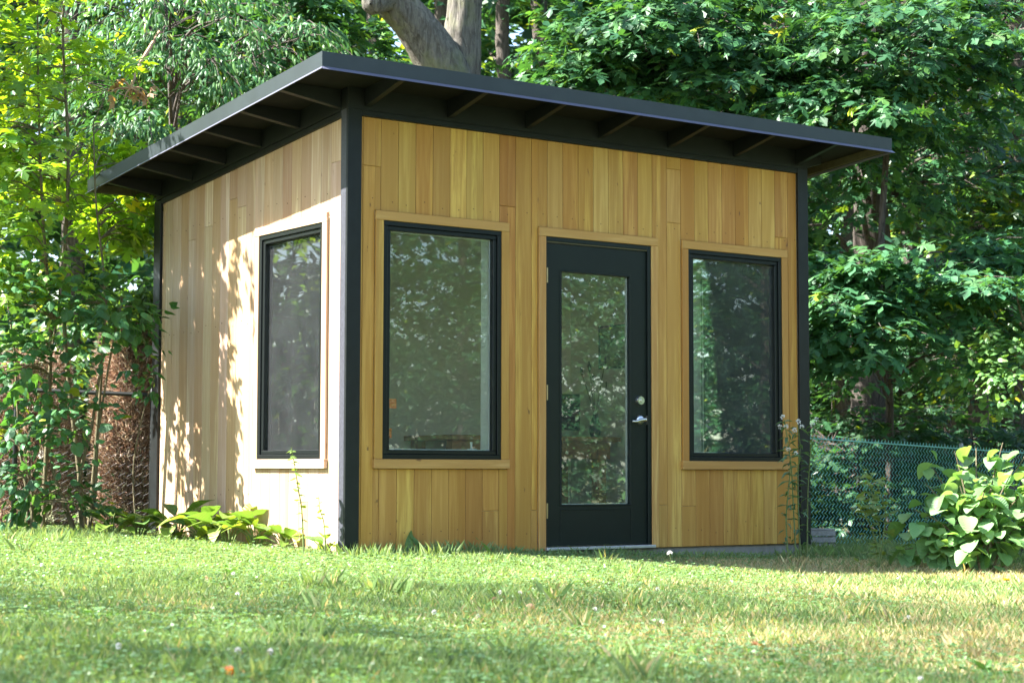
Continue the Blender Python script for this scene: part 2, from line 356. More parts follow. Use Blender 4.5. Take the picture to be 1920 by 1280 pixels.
# black corner boards and top boards
def board(name, mb, m='black', parent=shed, bev=.002): return mb.build(name, M[m], parent, bev)
zc = 2.744
board('corner_board', MB().box(-.02, .081, -.02, -.0005, -.03, zc))
M['trim_sunlit'] = plain('sunlit_corner_trim', (.042, .043, .055), .5, .5, .25, 60, bmp=.15)  # black trim in a lighter tone: sun on the side face put into the colour
board('corner_board', MB().hexa([(-.02, -.0002, -.03), (-.0005, -.0002, -.03), (-.02, .065, -.03), (-.0005, .065, -.03), (-.02, -.0002, zc), (-.0005, -.0002, zc), (-.02, .065, zc - .005), (-.0005, .065, zc - .005)]), 'trim_sunlit')
board('corner_board', MB().box(3.82, 3.92, -.02, -.0005, -.03, zc)); board('corner_board', MB().box(XE + .0005, XE + .02, -.0002, .08, -.03, zc - .01))
board('corner_board', MB().box(-.02, -.0005, 2.738, 2.85, -.03, ztop(2.85))); board('corner_board', MB().box(-.0002, .08, YE + .0005, 2.85, -.03, ztop(2.86)))
board('corner_board', MB().box(XE + .0005, XE + .02, 2.75, 2.85, -.03, ztop(2.85)))
board('top_board', MB().box(.0825, 3.8185, -.018, -.0005, 2.7055, 2.742))
board('top_board', MB().hexa([(-.018, .0665, ztop(.066) - .037), (-.0005, .0665, ztop(.066) - .037), (-.018, 2.7365, ztop(2.7365) - .037), (-.0005, 2.7365, ztop(2.7365) - .037), (-.018, .0665, ztop(.066)), (-.0005, .0665, ztop(.066)), (-.018, 2.7365, ztop(2.7365)), (-.0005, 2.7365, ztop(2.7365))]))
# roof
RX0, RX1, RY0, RY1, RZ = -.462, 4.332, -.478, 3.065, 2.951
def rz(y): return RZ - SL * (y - RY0)
def slab(mb, xa, xb, ya, yb, t0, t1):
    return mb.hexa([(x, y, rz(y) - t0) for y in (ya, yb) for x in (xa, xb)] + [(x, y, rz(y) - t1) for y in (ya, yb) for x in (xa, xb)])
ROOF = slab(MB(), RX0 + .004, RX1 - .004, RY0 + .004, RY1 - .004, .004, .0).build('roof', M['metal'], shed)
slab(MB(), RX0 + .024, RX1 - .024, RY0 + .024, RY1 - .024, .034, .006).build('soffit_deck', M['ply'], ROOF)
FT = .092
slab(MB(), RX0, RX1, RY0, RY0 + .003, FT, -.002).build('front_fascia', M['metal'], ROOF); slab(MB(), RX0, RX1, RY1 - .003, RY1, FT, -.002).build('back_fascia', M['metal'], ROOF)
slab(MB(), RX0, RX0 + .003, RY0 + .0032, RY1 - .0032, FT, -.002).build('side_fascia', M['metal'], ROOF); slab(MB(), RX1 - .003, RX1, RY0 + .0032, RY1 - .0032, FT, -.002).build('side_fascia', M['metal'], ROOF)
slab(MB(), RX0 + .0035, RX1 - .0035, RY0 + .0035, RY0 + .023, FT - .004, .008).build('fascia_board', M['raw'], ROOF); slab(MB(), RX0 + .0035, RX1 - .0035, RY1 - .023, RY1 - .0035, FT - .004, .008).build('fascia_board', M['raw'], ROOF)
slab(MB(), RX0 + .0035, RX0 + .023, RY0 + .0235, RY1 - .0235, FT - .004, .008).build('fascia_board', M['raw'], ROOF); slab(MB(), RX1 - .023, RX1 - .0035, RY0 + .0235, RY1 - .0235, FT - .004, .008).build('fascia_board', M['raw'], ROOF)
# drip edge: lips splayed outwards along the lower rim
zf = rz(RY0)
M['drip'] = plain('drip_edge_sky_tint', (.10, .10, .14), .3, .6, .08, 6)  # paler and bluer than the fascia: sky reflection put into the colour
MB().hexa([(RX0 - .012, RY0 - .022, zf - FT - .017), (RX1 + .012, RY0 - .022, zf - FT - .017), (RX0, RY0 + .001, zf - FT - .002), (RX1, RY0 + .001, zf - FT - .002), (RX0 - .012, RY0 - .0215, zf - FT - .015), (RX1 + .012, RY0 - .0215, zf - FT - .015), (RX0, RY0 - .0005, zf - FT + .004), (RX1, RY0 - .0005, zf - FT + .004)]).build('drip_edge', M['drip'], ROOF)
for sx, xr in ((-1, RX0), (1, RX1)):
    MB().hexa([(xr + sx * .012, RY0 - .0155, zf - FT - .0125), (xr, RY0 + .0012, zf - FT - .003), (xr + sx * .012, RY1 + .012, rz(RY1) - FT - .0125), (xr, RY1, rz(RY1) - FT - .003), (xr + sx * .012, RY0 - .0155, zf - FT - .0105), (xr + sx * .0005, RY0 + .0012, zf - FT + .002), (xr + sx * .012, RY1 + .012, rz(RY1) - FT - .0105), (xr + sx * .0005, RY1, rz(RY1) - FT + .002)]).build('drip_edge', M['drip'], ROOF)
# rafters with tapered tails
for k in range(7):
    xc = .12 + .615 * k; a, b = xc - .02, xc + .02
    V = []
    for (y, zb) in ((RY0 + .024, 2.862), (-.021, 2.764)):
        V += [(a, y, zb), (b, y, zb)]
    for (y) in (RY0 + .024, -.021): V += [(a, y, rz(y) - .0345), (b, y, rz(y) - .0345)]
    MB().hexa(V).build('rafter_tail', M['black'], ROOF, .002)
for k in range(6):
    yc = .085 + .532 * k
    for sx, xw, xo in ((-1, -.021, RX0 + .024), (1, XE + .021, RX1 - .024)):
        a, b = yc - .02, yc + .02; V = []
        zo = lambda y: rz(y) - .088; zw = lambda y: ztop(y) + .02
        xs2 = (xo, xw) if sx > 0 else (xo, xw)
        if sx > 0 and k == 0: xs2 = (xo - .16, xw)
        V = [(xs2[0], a, zo(a)), (xs2[1], a, zw(a)), (xs2[0], b, zo(b)), (xs2[1], b, zw(b)), (xs2[0], a, rz(a) - .0345), (xs2[1], a, rz(a) - .0345), (xs2[0], b, rz(b) - .0345), (xs2[1], b, rz(b) - .0345)]
        MB().hexa(V).build('outrigger', M['black'], ROOF, .002)
# blocking band between the wall top and the deck
MB().box(-.0195, 3.9195, -.0175, .02, 2.7425, 2.878).build('blocking_board', M['black'], ROOF)
MB().hexa([(-.019, .0205, ztop(.02) + .003), (.02, .0205, ztop(.02) + .003), (-.019, YE, ztop(YE) + .003), (.02, YE, ztop(YE) + .003), (-.019, .0205, rz(.02) - .0345), (.02, .0205, rz(.02) - .0345), (-.019, YE, rz(YE) - .0345), (.02, YE, rz(YE) - .0345)]).build('blocking_board', M['black'], ROOF)
MB().hexa([(XE - .02, .0205, ztop(.02) + .003), (XE + .019, .0205, ztop(.02) + .003), (XE - .02, YE, ztop(YE) + .003), (XE + .019, YE, ztop(YE) + .003), (XE - .02, .0205, rz(.02) - .0345), (XE + .019, .0205, rz(.02) - .0345), (XE - .02, YE, rz(YE) - .0345), (XE + .019, YE, rz(YE) - .0345)]).build('blocking_board', M['black'], ROOF)

# windows; local frame: a = along the wall, o = outwards depth (0 at the plank face, positive goes inside), z
def frontmap(a0, a1, o0, o1, z0, z1): return (a0, a1, o0, o1, z0, z1)
def sidemap(a0, a1, o0, o1, z0, z1): return (o0, o1, a0, a1, z0, z1)
def bx(mp, *a): return MB().box(*mp(*a))
def casing(par, mp, A, Z, sill=True, grain='cedar_x', tints=None, botz=None):
    a0, a1 = A; z0, z1 = Z
    t = tints or [jit(CED[1]), jit(CED[0]), jit(CED[8]), jit(CED[1])]
    setcol(bx(mp, a0 - CW, a1 + CW, -.020, .0005, z1 + .0005, z1 + CW).build('head_casing', M[grain], par, .002), t[0])
    zb = z0 + .0005 if sill else botz
    setcol(bx(mp, a0 - CW, a0 - .0005, -.018, .0005, zb, z1).build('side_casing', M['cedar_v'], par, .002), t[1])
    setcol(bx(mp, a1 + .0005, a1 + CW, -.018, .0005, zb, z1).build('side_casing', M['cedar_v'], par, .002), t[2])
    if sill: setcol(bx(mp, a0 - CW - .008, a1 + CW, -.028, .0005, z0 - CW, z0).build('sill', M[grain], par, .002), t[3])
def window(mp, A, name, grain, loc, tints=None):
    wn = empty('window', parent=shed); wn['label'] = name
    a0, a1 = A; z0, z1 = WZ
    casing(wn, mp, A, WZ, True, grain, tints)
    f = MB(); t = .03                                         # outer frame
    for q in ((a0, a0 + t, z0 + t, z1 - t), (a1 - t, a1, z0 + t, z1 - t), (a0, a1, z0, z0 + t), (a0, a1, z1 - t, z1)): f.box(*mp(q[0], q[1], -.012, .05, q[2], q[3]))
    fo = f.build('frame', M['frame'], wn, .002)
    s = MB(); b0, b1, c0, c1 = a0 + t + .001, a1 - t - .001, z0 + t + .001, z1 - t - .001; t2 = .028
    for q in ((b0, b0 + t2, c0 + t2, c1 - t2), (b1 - t2, b1, c0 + t2, c1 - t2), (b0, b1, c0, c0 + t2), (b0, b1, c1 - t2, c1)): s.box(*mp(q[0], q[1], -.001, .045, q[2], q[3]))
    sa = s.build('sash', M['frame'], wn, .003)
    bx(mp, b0 + t2 - .004, b1 - t2 + .004, .030, .036, c0 + t2 - .004, c1 - t2 + .004).build('pane', M['glass'], sa)
    sp = MB()                                                # pale spacer bar and white inner jamb
    for q in ((b0 + t2, b0 + t2 + .004, c0 + t2, c1 - t2), (b1 - t2 - .006, b1 - t2, c0 + t2, c1 - t2), (b0 + t2 + .004, b1 - t2 - .006, c0 + t2, c0 + t2 + .006), (b0 + t2 + .004, b1 - t2 - .006, c1 - t2 - .006, c1 - t2)): sp.box(*mp(q[0], q[1], .0365, .046, q[2], q[3]))
    sp.build('spacer', M['white'], sa)
    j = MB()
    for q in ((a0 + .002, a0 + .052, z0 + .05, z1 - .05), (a1 - .052, a1 - .002, z0 + .05, z1 - .05), (a0 + .002, a1 - .002, z0 + .002, z0 + .05), (a0 + .002, a1 - .002, z1 - .05, z1 - .002)): j.box(*mp(q[0], q[1], .0505, .15, q[2], q[3]))
    j.build('jamb', M['white'], wn, .001)
    k = MB(); am = b1 - t2 - .12; k.box(*mp(am - .03, am + .03, .05, .075, c0 + t2 + .0, c0 + t2 + .012)); k.tube([np.array(mp(am, am, .07, .07, 0, 0))[[0, 2, 4]] + np.array([0, 0, zz]) for zz in (c0 + t2 + .006, c0 + t2 + .03, c0 + t2 + .055)], [.006, .007, .009], 6)
    k.build('crank_handle', M['white'], wn)
    return wn
window(frontmap, W1, 'window left of the door on the cedar front', 'cedar_x', None, [(.55, .34, .115), jit(CED[1]), jit(CED[8]), (.50, .29, .10)])
window(frontmap, W2, 'window right of the door on the cedar front', 'cedar_x', None, [(.53, .32, .10), jit(CED[0]), jit(CED[1]), (.50, .29, .095)])
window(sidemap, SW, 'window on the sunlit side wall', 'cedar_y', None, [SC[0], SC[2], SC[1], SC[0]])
window(lambda a0, a1, o0, o1, z0, z1: (XE - o1, XE - o0, a0, a1, z0, z1), RWY, 'window in the wall facing the woods', 'cedar_y', None)
# door
door = empty('door', parent=shed); door['label'] = 'black door with one tall glass pane'
casing(door, frontmap, DR, (0, 2.06), False, 'cedar_x', [(.53, .325, .11), (.50, .285, .10), (.52, .30, .105), None], -.02)
jb = MB(); jb.box(DR[0] + .0005, DR[0] + .012, -.012, .14, 0, 2.059); jb.box(DR[1] - .03, DR[1] - .0005, -.012, .14, 0, 2.059); jb.box(DR[0] + .012, DR[1] - .03, -.012, .14, 2.03, 2.059)
jb.build('door_jamb', M['doorp'], door, .002)
setcol(MB().box(DR[0] + .013, DR[1] - .031, -.006, .0, 2.022, 2.0295).build('weather_strip', M['raw'], door), (1, 1, 1))
dx0, dx1, dz0, dz1 = DR[0] + .014, DR[1] - .033, .006, 2.018
gx0, gx1, gz0, gz1 = 1.637, 2.243, .268, 1.845
lf = MB(); lf.box(dx0, gx0, .004, .045, dz0, dz1); lf.box(gx1, dx1, .004, .045, dz0, dz1); lf.box(gx0, gx1, .004, .045, dz0, gz0); lf.box(gx0, gx1, .004, .045, gz1, dz1)
LEAF = lf.build('door_leaf', M['doorp'], door)
bd = MB()
for q in ((gx0 + .0005, gx0 + .012, gz0 + .012, gz1 - .012), (gx1 - .012, gx1 - .0005, gz0 + .012, gz1 - .012), (gx0 + .0005, gx1 - .0005, gz0 + .0005, gz0 + .012), (gx0 + .0005, gx1 - .0005, gz1 - .012, gz1 - .0005)): bd.box(q[0], q[1], -.001, .05, q[2], q[3])
bd.build('glazing_bead', M['doorp'], door, .002)
MB().box(gx0 + .006, gx1 - .006, .022, .028, gz0 + .006, gz1 - .006).build('pane', M['glass'], LEAF)
sb = MB(); sb.box(gx1 - .019, gx1 - .0125, .029, .044, gz0 + .012, gz1 - .012); sb.box(gx0 + .0125, gx0 + .016, .029, .044, gz0 + .012, gz1 - .012); sb.box(gx0 + .016, gx1 - .019, .029, .044, gz0 + .012, gz0 + .017)
sb.build('spacer', M['white'], LEAF)
pl = MB()
for q in ((gx0, gx0 + .005, .03, gz0 - .02), (gx1 - .005, gx1, .03, gz0 - .02), (gx0 + .005, gx1 - .005, gz0 - .025, gz0 - .02)): pl.box(q[0], q[1], .0005, .0045, q[2], q[3])
pl.build('kick_panel_moulding', M['doorp'], LEAF, .001)
def ring(mb, c, r0, r1, y0, y1, n=24):
    P = [(c[0], y, c[1]) for y in (y0, (y0 + y1) / 2, y1)]; return mb.tube(P, [r0, (r0 + r1) / 2 * 1.04, r1], n)
DBX, DBZ, LVZ = 2.318, .986, .852
dbm = MB(); ring(dbm, (DBX, DBZ), .033, .028, .004, -.018); ring(dbm, (DBX, DBZ), .014, .012, -.018, -.024); dbm.box(DBX - .0015, DBX + .0015, -.0255, -.0235, DBZ - .006, DBZ + .006)
dbm.build('deadbolt', M['chrome'], LEAF, smooth=False)
lv = MB(); ring(lv, (DBX, LVZ), .034, .026, .004, -.016); ring(lv, (DBX, LVZ), .013, .012, -.016, -.05)
lvp = spline([(DBX + .012, -.05, LVZ + .002), (DBX - .03, -.052, LVZ - .001), (DBX - .075, -.05, LVZ - .012), (DBX - .10, -.046, LVZ - .010)], 5)
lv.tube(lvp, np.linspace(.013, .007, len(lvp)), 10); lv.build('lever_handle', M['chrome'], LEAF, smooth=True)
MB().box(dx1 - .001, dx1 + .002, -.004, .02, LVZ - .03, LVZ + .03).build('strike_plate', M['chrome'], door)
for z in (.24, 1.02, 1.80):
    h = MB(); h.tube([(dx0 - .006, -.013, z - .05), (dx0 - .006, -.013, z + .05)], .006, 8); h.box(dx0 - .012, dx0 + .004, -.0125, .004, z - .05, z + .05); h.build('hinge', M['brass'], door)
MB().box(DR[0] - .01, DR[1] + .012, -.045, .14, -.021, -.0005).build('threshold', M['alu'], door, .004)

# ------------------------------------------------------------------ inside the shed
wb = tag(empty('workbench', (2.90, 2.32, .02)), 'wooden workbench standing inside the shed behind the door glass', 'workbench')
M['bench'] = wood('bench_timber', 'X'); M['bench_v'] = wood('bench_leg_timber', 'Z'); BC = (.48, .26, .10)
setcol(MB().box(-.83, .83, -.35, .35, .72, .76).build('bench_top', M['bench'], wb, .004), BC)
setcol(MB().box(-.76, .76, -.30, -.26, .58, .72).build('apron', M['bench'], wb, .003), BC)
for sx in (-.80, -.1, .62):
    for sy in (-.30, .22): setcol(MB().box(sx, sx + .09, sy - .012, sy + .078, 0, .7195).build('leg', M['bench_v'], wb, .004), BC)
ms = tag(empty('monitor', (3.36, 2.36, .78)), 'black flat screen standing on the workbench', 'monitor')
MB().box(-.24, .24, -.012, .02, .06, .36).build('screen', M['black_metal'], ms, .006); MB().box(-.03, .03, .021, .05, .01, .3).build('stand', M['black_metal'], ms); MB().box(-.11, .11, -.07, .09, 0, .012).build('foot', M['black_metal'], ms)
pf = tag(empty('picture_frame', (XE - .141, 2.06, 1.53), -math.pi / 2), 'thin framed picture hanging on the inside wall over the workbench', 'picture')
f = MB(); [f.box(*q) for q in ((-.22, -.207, -.02, 0, -.18, .18), (.207, .22, -.02, 0, -.18, .18), (-.207, .207, -.02, 0, -.18, -.167), (-.207, .207, -.02, 0, .167, .18))]; f.build('frame', M['black_metal'], pf)
MB().box(-.206, .206, -.012, -.002, -.166, .166).build('print', plain('picture_print', (.30, .33, .16), .6, .4, .7, 7), pf)
vs = tag(empty('vase', (3.64, 2.20, .78)), 'slim dark vase of dried seed heads on the workbench', 'vase')
vm = MB(); vm.tube([(0, 0, z) for z in (0, .05, .12, .18, .2)], [.035, .05, .04, .02, .026], 14); vm.build('vessel', M['black_metal'], vs, smooth=True)
for k in range(5):
    a = k * 1.3; tip = np.array([.12 * math.cos(a), .06 * math.sin(a), .42 + .04 * k]); d = MB(); d.tube([(0, 0, .17), tip * .6 + np.array([0, 0, .08]), tip], [.004, .003, .003], 5); d.tube([tip, tip * 1.08, tip * 1.16], [.006, .016, .004], 6); d.build('dried_stem', M['nail'], vs)
tag(setcol(MB().box(-.1, .1, -.14, .14, 0, .22).build('paper_box', M['white'], None, .006, loc=(3.05, 2.2, .7805)), (1, 1, 1)), 'pale paper box lying on the workbench', 'box')
M['note'] = plain('orange_paper', (.75, .25, .08), .8, .2)
for (a, z, l) in ((.352, .92, 'upper of two orange paper notes stuck inside the window'), (.318, .735, 'lower of two orange paper notes stuck inside the window')):
    tag(MB().box(a - .028, a + .028, .0375, .0385, z - .03, z + .03).build('sticky_note', M['note']), l, 'note', 'orange notes on the window')

# ================================================================== FOLIAGE TOOLS
def tmpl(out, center=None, bend=.25, fold=.12):
    O = np.array(out, float); c = np.array(center if center else (0, .3)); P = np.vstack([c, O])
    z = -bend * P[:, 1] ** 2 - fold * np.abs(P[:, 0]) ** 1.5 * 2 + .04 * np.sin(P[:, 0] * 9 + P[:, 1] * 5)
    V = np.column_stack([P, z]); k = len(O); return V, np.array([(0, 1 + i, 1 + (i + 1) % k) for i in range(k)])
def mirror(h): return h + [(-x, y) for x, y in h[::-1] if x > 1e-6]
MAPLE = tmpl(mirror([(0, 0), (.10, -.10), (.50, -.06), (.19, .15), (.78, .52), (.15, .41), (.30, .76), (0, 1.1)]), bend=.2, fold=.08)
MAPLE_FINE = tmpl(mirror([(0, 0), (.12, -.08), (.30, -.06), (.44, .03), (.30, .12), (.36, .22), (.52, .30), (.66, .50), (.48, .47), (.38, .50), (.22, .40), (.20, .52), (.30, .66), (.19, .70), (.10, .82), (0, 1.02)]))
OVAL = tmpl(mirror([(0, 0), (.22, .04), (.36, .28), (.30, .6), (0, 1)]), bend=.2, fold=.25)
HEART = tmpl(mirror([(0, .05), (.16, -.06), (.34, -.03), (.47, .16), (.46, .42), (.32, .70), (.14, .90), (0, 1)]), bend=.25, fold=.22)
LANCE = tmpl(mirror([(0, 0), (.12, .22), (.13, .5), (.07, .78), (0, 1)]), (0, .4), bend=.35, fold=.5)
STAR = (np.array([(0, 0, 0), (.45, .12, -.06), (.24, .34, 0), (.06, 1, -.2), (-.24, .34, 0), (-.45, .12, -.06)]), np.array([(0, 1, 2), (0, 2, 3), (0, 3, 4), (0, 4, 5)]))
NEEDLE = (np.array([(0, 0, 0), (.065, .45, -.08), (0, 1, -.18), (-.065, .45, -.08)]), np.array([(0, 1, 2), (0, 2, 3)]))
DIA = (np.array([(0, 0, 0), (.3, .45, -.08), (0, 1, -.18), (-.3, .45, -.08)]), np.array([(0, 1, 2), (0, 2, 3)]))
def leaves(T, pos, tip, nrm, size, cols):
    V0, F0 = T; n = len(pos); tip = unit(tip); nrm = unit(nrm - tip * np.sum(nrm * tip, 1, keepdims=True)); b = np.cross(tip, nrm)
    s = size[:, None, None]
    V = pos[:, None, :] + s * (V0[None, :, 0:1] * b[:, None, :] + V0[None, :, 1:2] * tip[:, None, :] + V0[None, :, 2:3] * nrm[:, None, :])
    F = F0[None] + (np.arange(n) * len(V0))[:, None, None]
    return V.reshape(-1, 3), F.reshape(-1, F0.shape[1]), np.repeat(cols, len(V0), axis=0)
class Crown:
    def __init__(s, T): s.T = T; s.p = []; s.t = []; s.n = []; s.s = []; s.c = []
    def add(s, p, t, n, sz, c): s.p.append(p); s.t.append(t); s.n.append(n); s.s.append(sz); s.c.append(c)
    def cat(s): return [np.concatenate(q) for q in (s.p, s.t, s.n, s.s, s.c)]
    def build(s, name, mt, parent, base):
        p, t, n, sz, c = s.cat(); V, F, C = leaves(s.T, p, t, n, sz, c)
        o = link(name, npmesh(name, V - np.asarray(base), F, mt, C), parent); o['kind'] = 'stuff'; return o
def palette(n, cols, jitter=.18):
    cols = np.array(cols); c = cols[rng.integers(0, len(cols), n)]; f = 1 + rng.uniform(-jitter, jitter, (n, 1)); return np.clip(c * f * (1 + rng.uniform(-.06, .06, (n, 3))), 0, 1)
UP = np.array([0, 0, 1.])
def spray(cr, c, axis, L, wd, n, size, cols, droop=.25, face=.6, noise_=.38, lance=False):
    """a flat, drooping fan of leaves along a twig that starts at c"""
    axis = unit(axis); side = unit(np.cross(axis, UP)); s = rng.uniform(.05, 1, n) ** .8; lat = rng.uniform(-1, 1, n)
    W = wd * (1.15 - np.abs(s - .55) * 1.3)
    p = c + axis * (s * L)[:, None] + side * (lat * W)[:, None] + UP * (-droop * L * s ** 2 - .12 * wd * lat ** 2 + rng.normal(0, .035, n))[:, None]
    out = axis * .7 + side * lat[:, None] * .8
    tip = out + UP * (-.25 if not lance else -.7) + rng.normal(0, .3, (n, 3))
    nr = UP * 1.0 + out * face + rng.normal(0, noise_, (n, 3))
    sz = size * rng.uniform(.5, 1.2, n) * (1 - .25 * s)
    cl = palette(n, cols, .25); yl = rng.uniform(0, 1, n) < .015; cl[yl] = cl[yl] * [4.0, 2.0, .6]
    cr.add(p, tip, nr, sz, np.clip(cl, 0, .6))
def ell(n, c, r, shell=.5):
    d = unit(rng.normal(size=(n, 3))); q = (shell + (1 - shell) * rng.uniform(0, 1, n)) ** 1.0
    return np.asarray(c) + d * np.asarray(r) * q[:, None], d
def limb(mb, a, b, r0, r1, sag=.15, n=6, sides=6):
    a = np.asarray(a, float); b = np.asarray(b, float); m = (a + b) / 2 + np.array([0, 0, np.linalg.norm(b - a) * sag]) + rng.normal(0, .05, 3) * np.linalg.norm(b - a)
    P = spline([a, m, b], n); mb.tube(P, np.linspace(r0, r1, len(P)), sides, cap=False)
def at_z(path, z):
    path = np.asarray(path); i = int(np.argmin(np.abs(path[:, 2] - z))); return path[i]

GREEN = [(.033, .103, .044), (.041, .12, .048), (.029, .09, .044), (.05, .138, .05)]
DEEP = [(.022, .07, .03), (.027, .082, .034), (.035, .10, .037)]  # leaf colour lowered to stand for shade inside the wood
LIME = [(.16, .27, .035), (.20, .31, .04), (.12, .23, .035), (.24, .32, .04)]  # leaf colour as it looks in full sun
MIX = GREEN + [(.10, .22, .05)]
def tree(name, label, cat, base, trunk, rad, crowns, T, cols, size, mt='leaf', bark='dark_bark', group=None, limbs=14, sides=10, lance=False, rough=.0):
    """crowns: list of (centre, radii, sprays, leaves per spray, length, width[, cols])"""
    base = np.asarray(base, float); root = tag(empty(name, base), label, cat, group)
    P = spline(trunk, 8); R = np.interp(np.linspace(0, 1, len(P)), np.linspace(0, 1, len(rad)), rad)
    mb = MB(); Vt, Ft = tube(P, R, sides)
    Vt = np.array(Vt)
    if rough: Vt = Vt + rng.normal(0, rough, Vt.shape) * [1, 1, .3]
    mb.add(Vt - base, Ft); cr = Crown(T); cnt = 0; tot = sum(c[2] for c in crowns)
    for cw in crowns:
        c, r, ns, nl, L, wd = cw[:6]; cc = cw[6] if len(cw) > 6 else cols
        pts, d = ell(ns, c, r, .35)
        for q, dd in zip(pts, d):
            j = at_z(P, q[2] - .35 * np.linalg.norm(q[:2] - base[:2])); ax = q - j; ax[2] *= .3
            ax = unit(ax) + dd * .5 + rng.normal(0, .25, 3); ax[2] = np.clip(ax[2], -.35, .35)
            if rng.random() < limbs / max(tot, 1) or cnt < 2:
                rr = .012 + .12 * R[0] * rng.uniform(.3, 1); limb(mb, j - base, q - base, rr, .006); cnt += 1
            if T is MAPLE or T is LANCE:
                u_ = unit(ax); dr = .5 if lance else .25; tw = [q - base + u_ * L * t_ + UP * (-dr * L * t_ * t_) for t_ in (-.5, 0, .5, 1)]; mb.tube(tw, [.006, .005, .004, .002], 4, cap=False)
            spray(cr, q, ax, L * rng.uniform(.7, 1.2), wd, max(4, int(nl * rng.uniform(.6, 1.3))), size, cc, lance=lance, droop=.5 if lance else .25)
    mb.build('trunk', M[bark], root, smooth=True); cr.build('crown', M[mt], root, base)
    return root
def R3(d, ru, rv, rd): return np.array([ru * d / FPX * .9 + rd * .3, ru * d / FPX * .6 + rd * .8, rv * d / FPX])
def CW(u, v, d, ru, rv, rd, ns, nl, L=.6, wd=.34, cols=None):
    t = (px(u, v, d), R3(d, ru, rv, rd), ns, nl, L, wd); return t + ((cols,) if cols else ())
def up_trunk(u0, d, pts):
    b = pg(u0, d); return b, [b - [0, 0, .3]] + [px(u, v, d) for u, v in pts]

# ------------------------------------------------------------------ the big forked tree behind the roof
b, P = up_trunk(850, 18.5, [(848, 560), (846, 260), (862, 120), (874, -60), (880, -500), (900, -1400)])
fork = tag(empty('forked_tree', b), 'large grey barked tree forking just above the shed roof', 'tree')
SP = spline(P, 14); RR = np.interp(np.linspace(0, 1, len(SP)), [0, .15, .33, .45, .6, .75, 1], [.44, .36, .32, .24, .175, .16, .10])
def rough_tube(P, R, sides, amp, base):
    V, F = tube(P, R, sides); V = np.array(V); n = len(P)
    th = np.tile(np.arange(sides) / sides * 2 * math.pi, n); h = np.repeat(P[:, 2], sides); C = np.repeat(P, sides, axis=0); d = unit(V - C)
    rel = np.sin(th * 9 + 1.7 * np.sin(h * 2.3)) * .5 + np.sin(th * 17 + 3 * np.sin(h * 4)) * .35 + rng.normal(0, .35, len(V))
    return V + d * (amp * rel)[:, None] - base, F
mb = MB(); V, F = rough_tube(SP, RR, 40, .012, b); mb.add(V, F)
LP = spline([px(872, 260, 18.4), px(835, 140, 18.3), px(780, 50, 18.2), px(715, -25, 18.1), px(610, -190, 18), px(500, -600, 18)], 12)
V, F = rough_tube(LP, np.interp(np.linspace(0, 1, len(LP)), [0, .2, .45, 1], [.27, .25, .20, .10]), 32, .011, b); mb.add(V, F)
V, F = rough_tube(spline([px(722, -2, 18), px(700, 6, 17.8), px(694, 8, 17.7)], 4), [.14, .125, .12, .118, .115, .11, .10, .07, .01], 16, .006, b); mb.add(V, F)
mb.build('trunk', M['bark'], fork, smooth=True)
cr = Crown(STAR)
for c, r in ((px(700, -900, 18), (4.5, 4.5, 2.5)), (px(1100, -1000, 18.5), (4, 4, 2.6))):
    pts, d = ell(90, c, r, .4)
    for q, dd in zip(pts, d): spray(cr, q, dd * [1, 1, .3], .9, .5, 26, .17, MIX)
cr.build('crown', M['leaf'], fork, b)

# ------------------------------------------------------------------ maples behind the shed and the fence
b, P = up_trunk(1660, 16.8, [(1668, 760), (1652, 480), (1664, 200), (1640, -80), (1650, -500)])
tree('maple_tree', 'slim maple with broad pale leaf sprays hanging over the green fence', 'tree', b, P, [.04, .036, .03, .024, .016], [
    CW(1590, 600, 15.6, 75, 75, .5, 30, 30, .55, .32), CW(1720, 545, 15.9, 130, 60, .6, 40, 30, .6, .35), CW(1850, 500, 16.2, 80, 60, .6, 22, 28, .6, .34),
    CW(1560, 520, 16.2, 40, 80, .5, 14, 26, .5, .3), CW(1800, 640, 16.6, 80, 50, .6, 14, 24, .55, .3)], MAPLE, [(.05, .15, .07), (.06, .17, .075), (.045, .125, .06), (.075, .18, .07)], .15, 'leaf2', 'dark_bark', limbs=16)
b, P = up_trunk(1632, 19.2, [(1630, 760), (1634, 440), (1625, 150), (1640, -200), (1640, -900)])
tree('maple_tree', 'thick dark trunked maple standing behind the slim maple by the fence', 'tree', b, P, [.25, .21, .19, .18, .16, .1], [
    CW(1560, 215, 16.6, 120, 60, .7, 40, 30, .6, .34), CW(1640, 90, 16.8, 150, 80, .9, 55, 30, .62, .36), CW(1840, 80, 17.4, 120, 100, .9, 50, 28, .6, .36), CW(1700, 300, 18.2, 160, 80, .9, 40, 26, .6, .36), CW(1540, 380, 17.8, 40, 70, .5, 12, 24)],
    MAPLE, GREEN + [(.09, .2, .055)], .15, 'leaf2', 'dark_bark', limbs=20, rough=.012)
b, P = up_trunk(1832, 21.5, [(1834, 700), (1830, 420), (1826, 180), (1838, -200), (1830, -800)])
tree('maple_tree', 'straight dark maple trunk at the far end of the fence', 'tree', b, P, [.14, .115, .105, .10, .09, .06], [
    CW(1880, 420, 20, 110, 110, 1, 45, 26, .7, .4, GREEN + LIME[:2]), CW(1780, 260, 20.5, 130, 120, 1, 45, 26, .7, .4, GREEN + LIME[:1]), CW(1800, 640, 21.5, 150, 90, 1, 45, 26, .7, .4, DEEP)], MAPLE, GREEN, .18, 'leaf', 'dark_bark', limbs=16)
b, P = up_trunk(1150, 19.5, [(1150, 500), (1160, 150), (1150, -200), (1150, -700)])
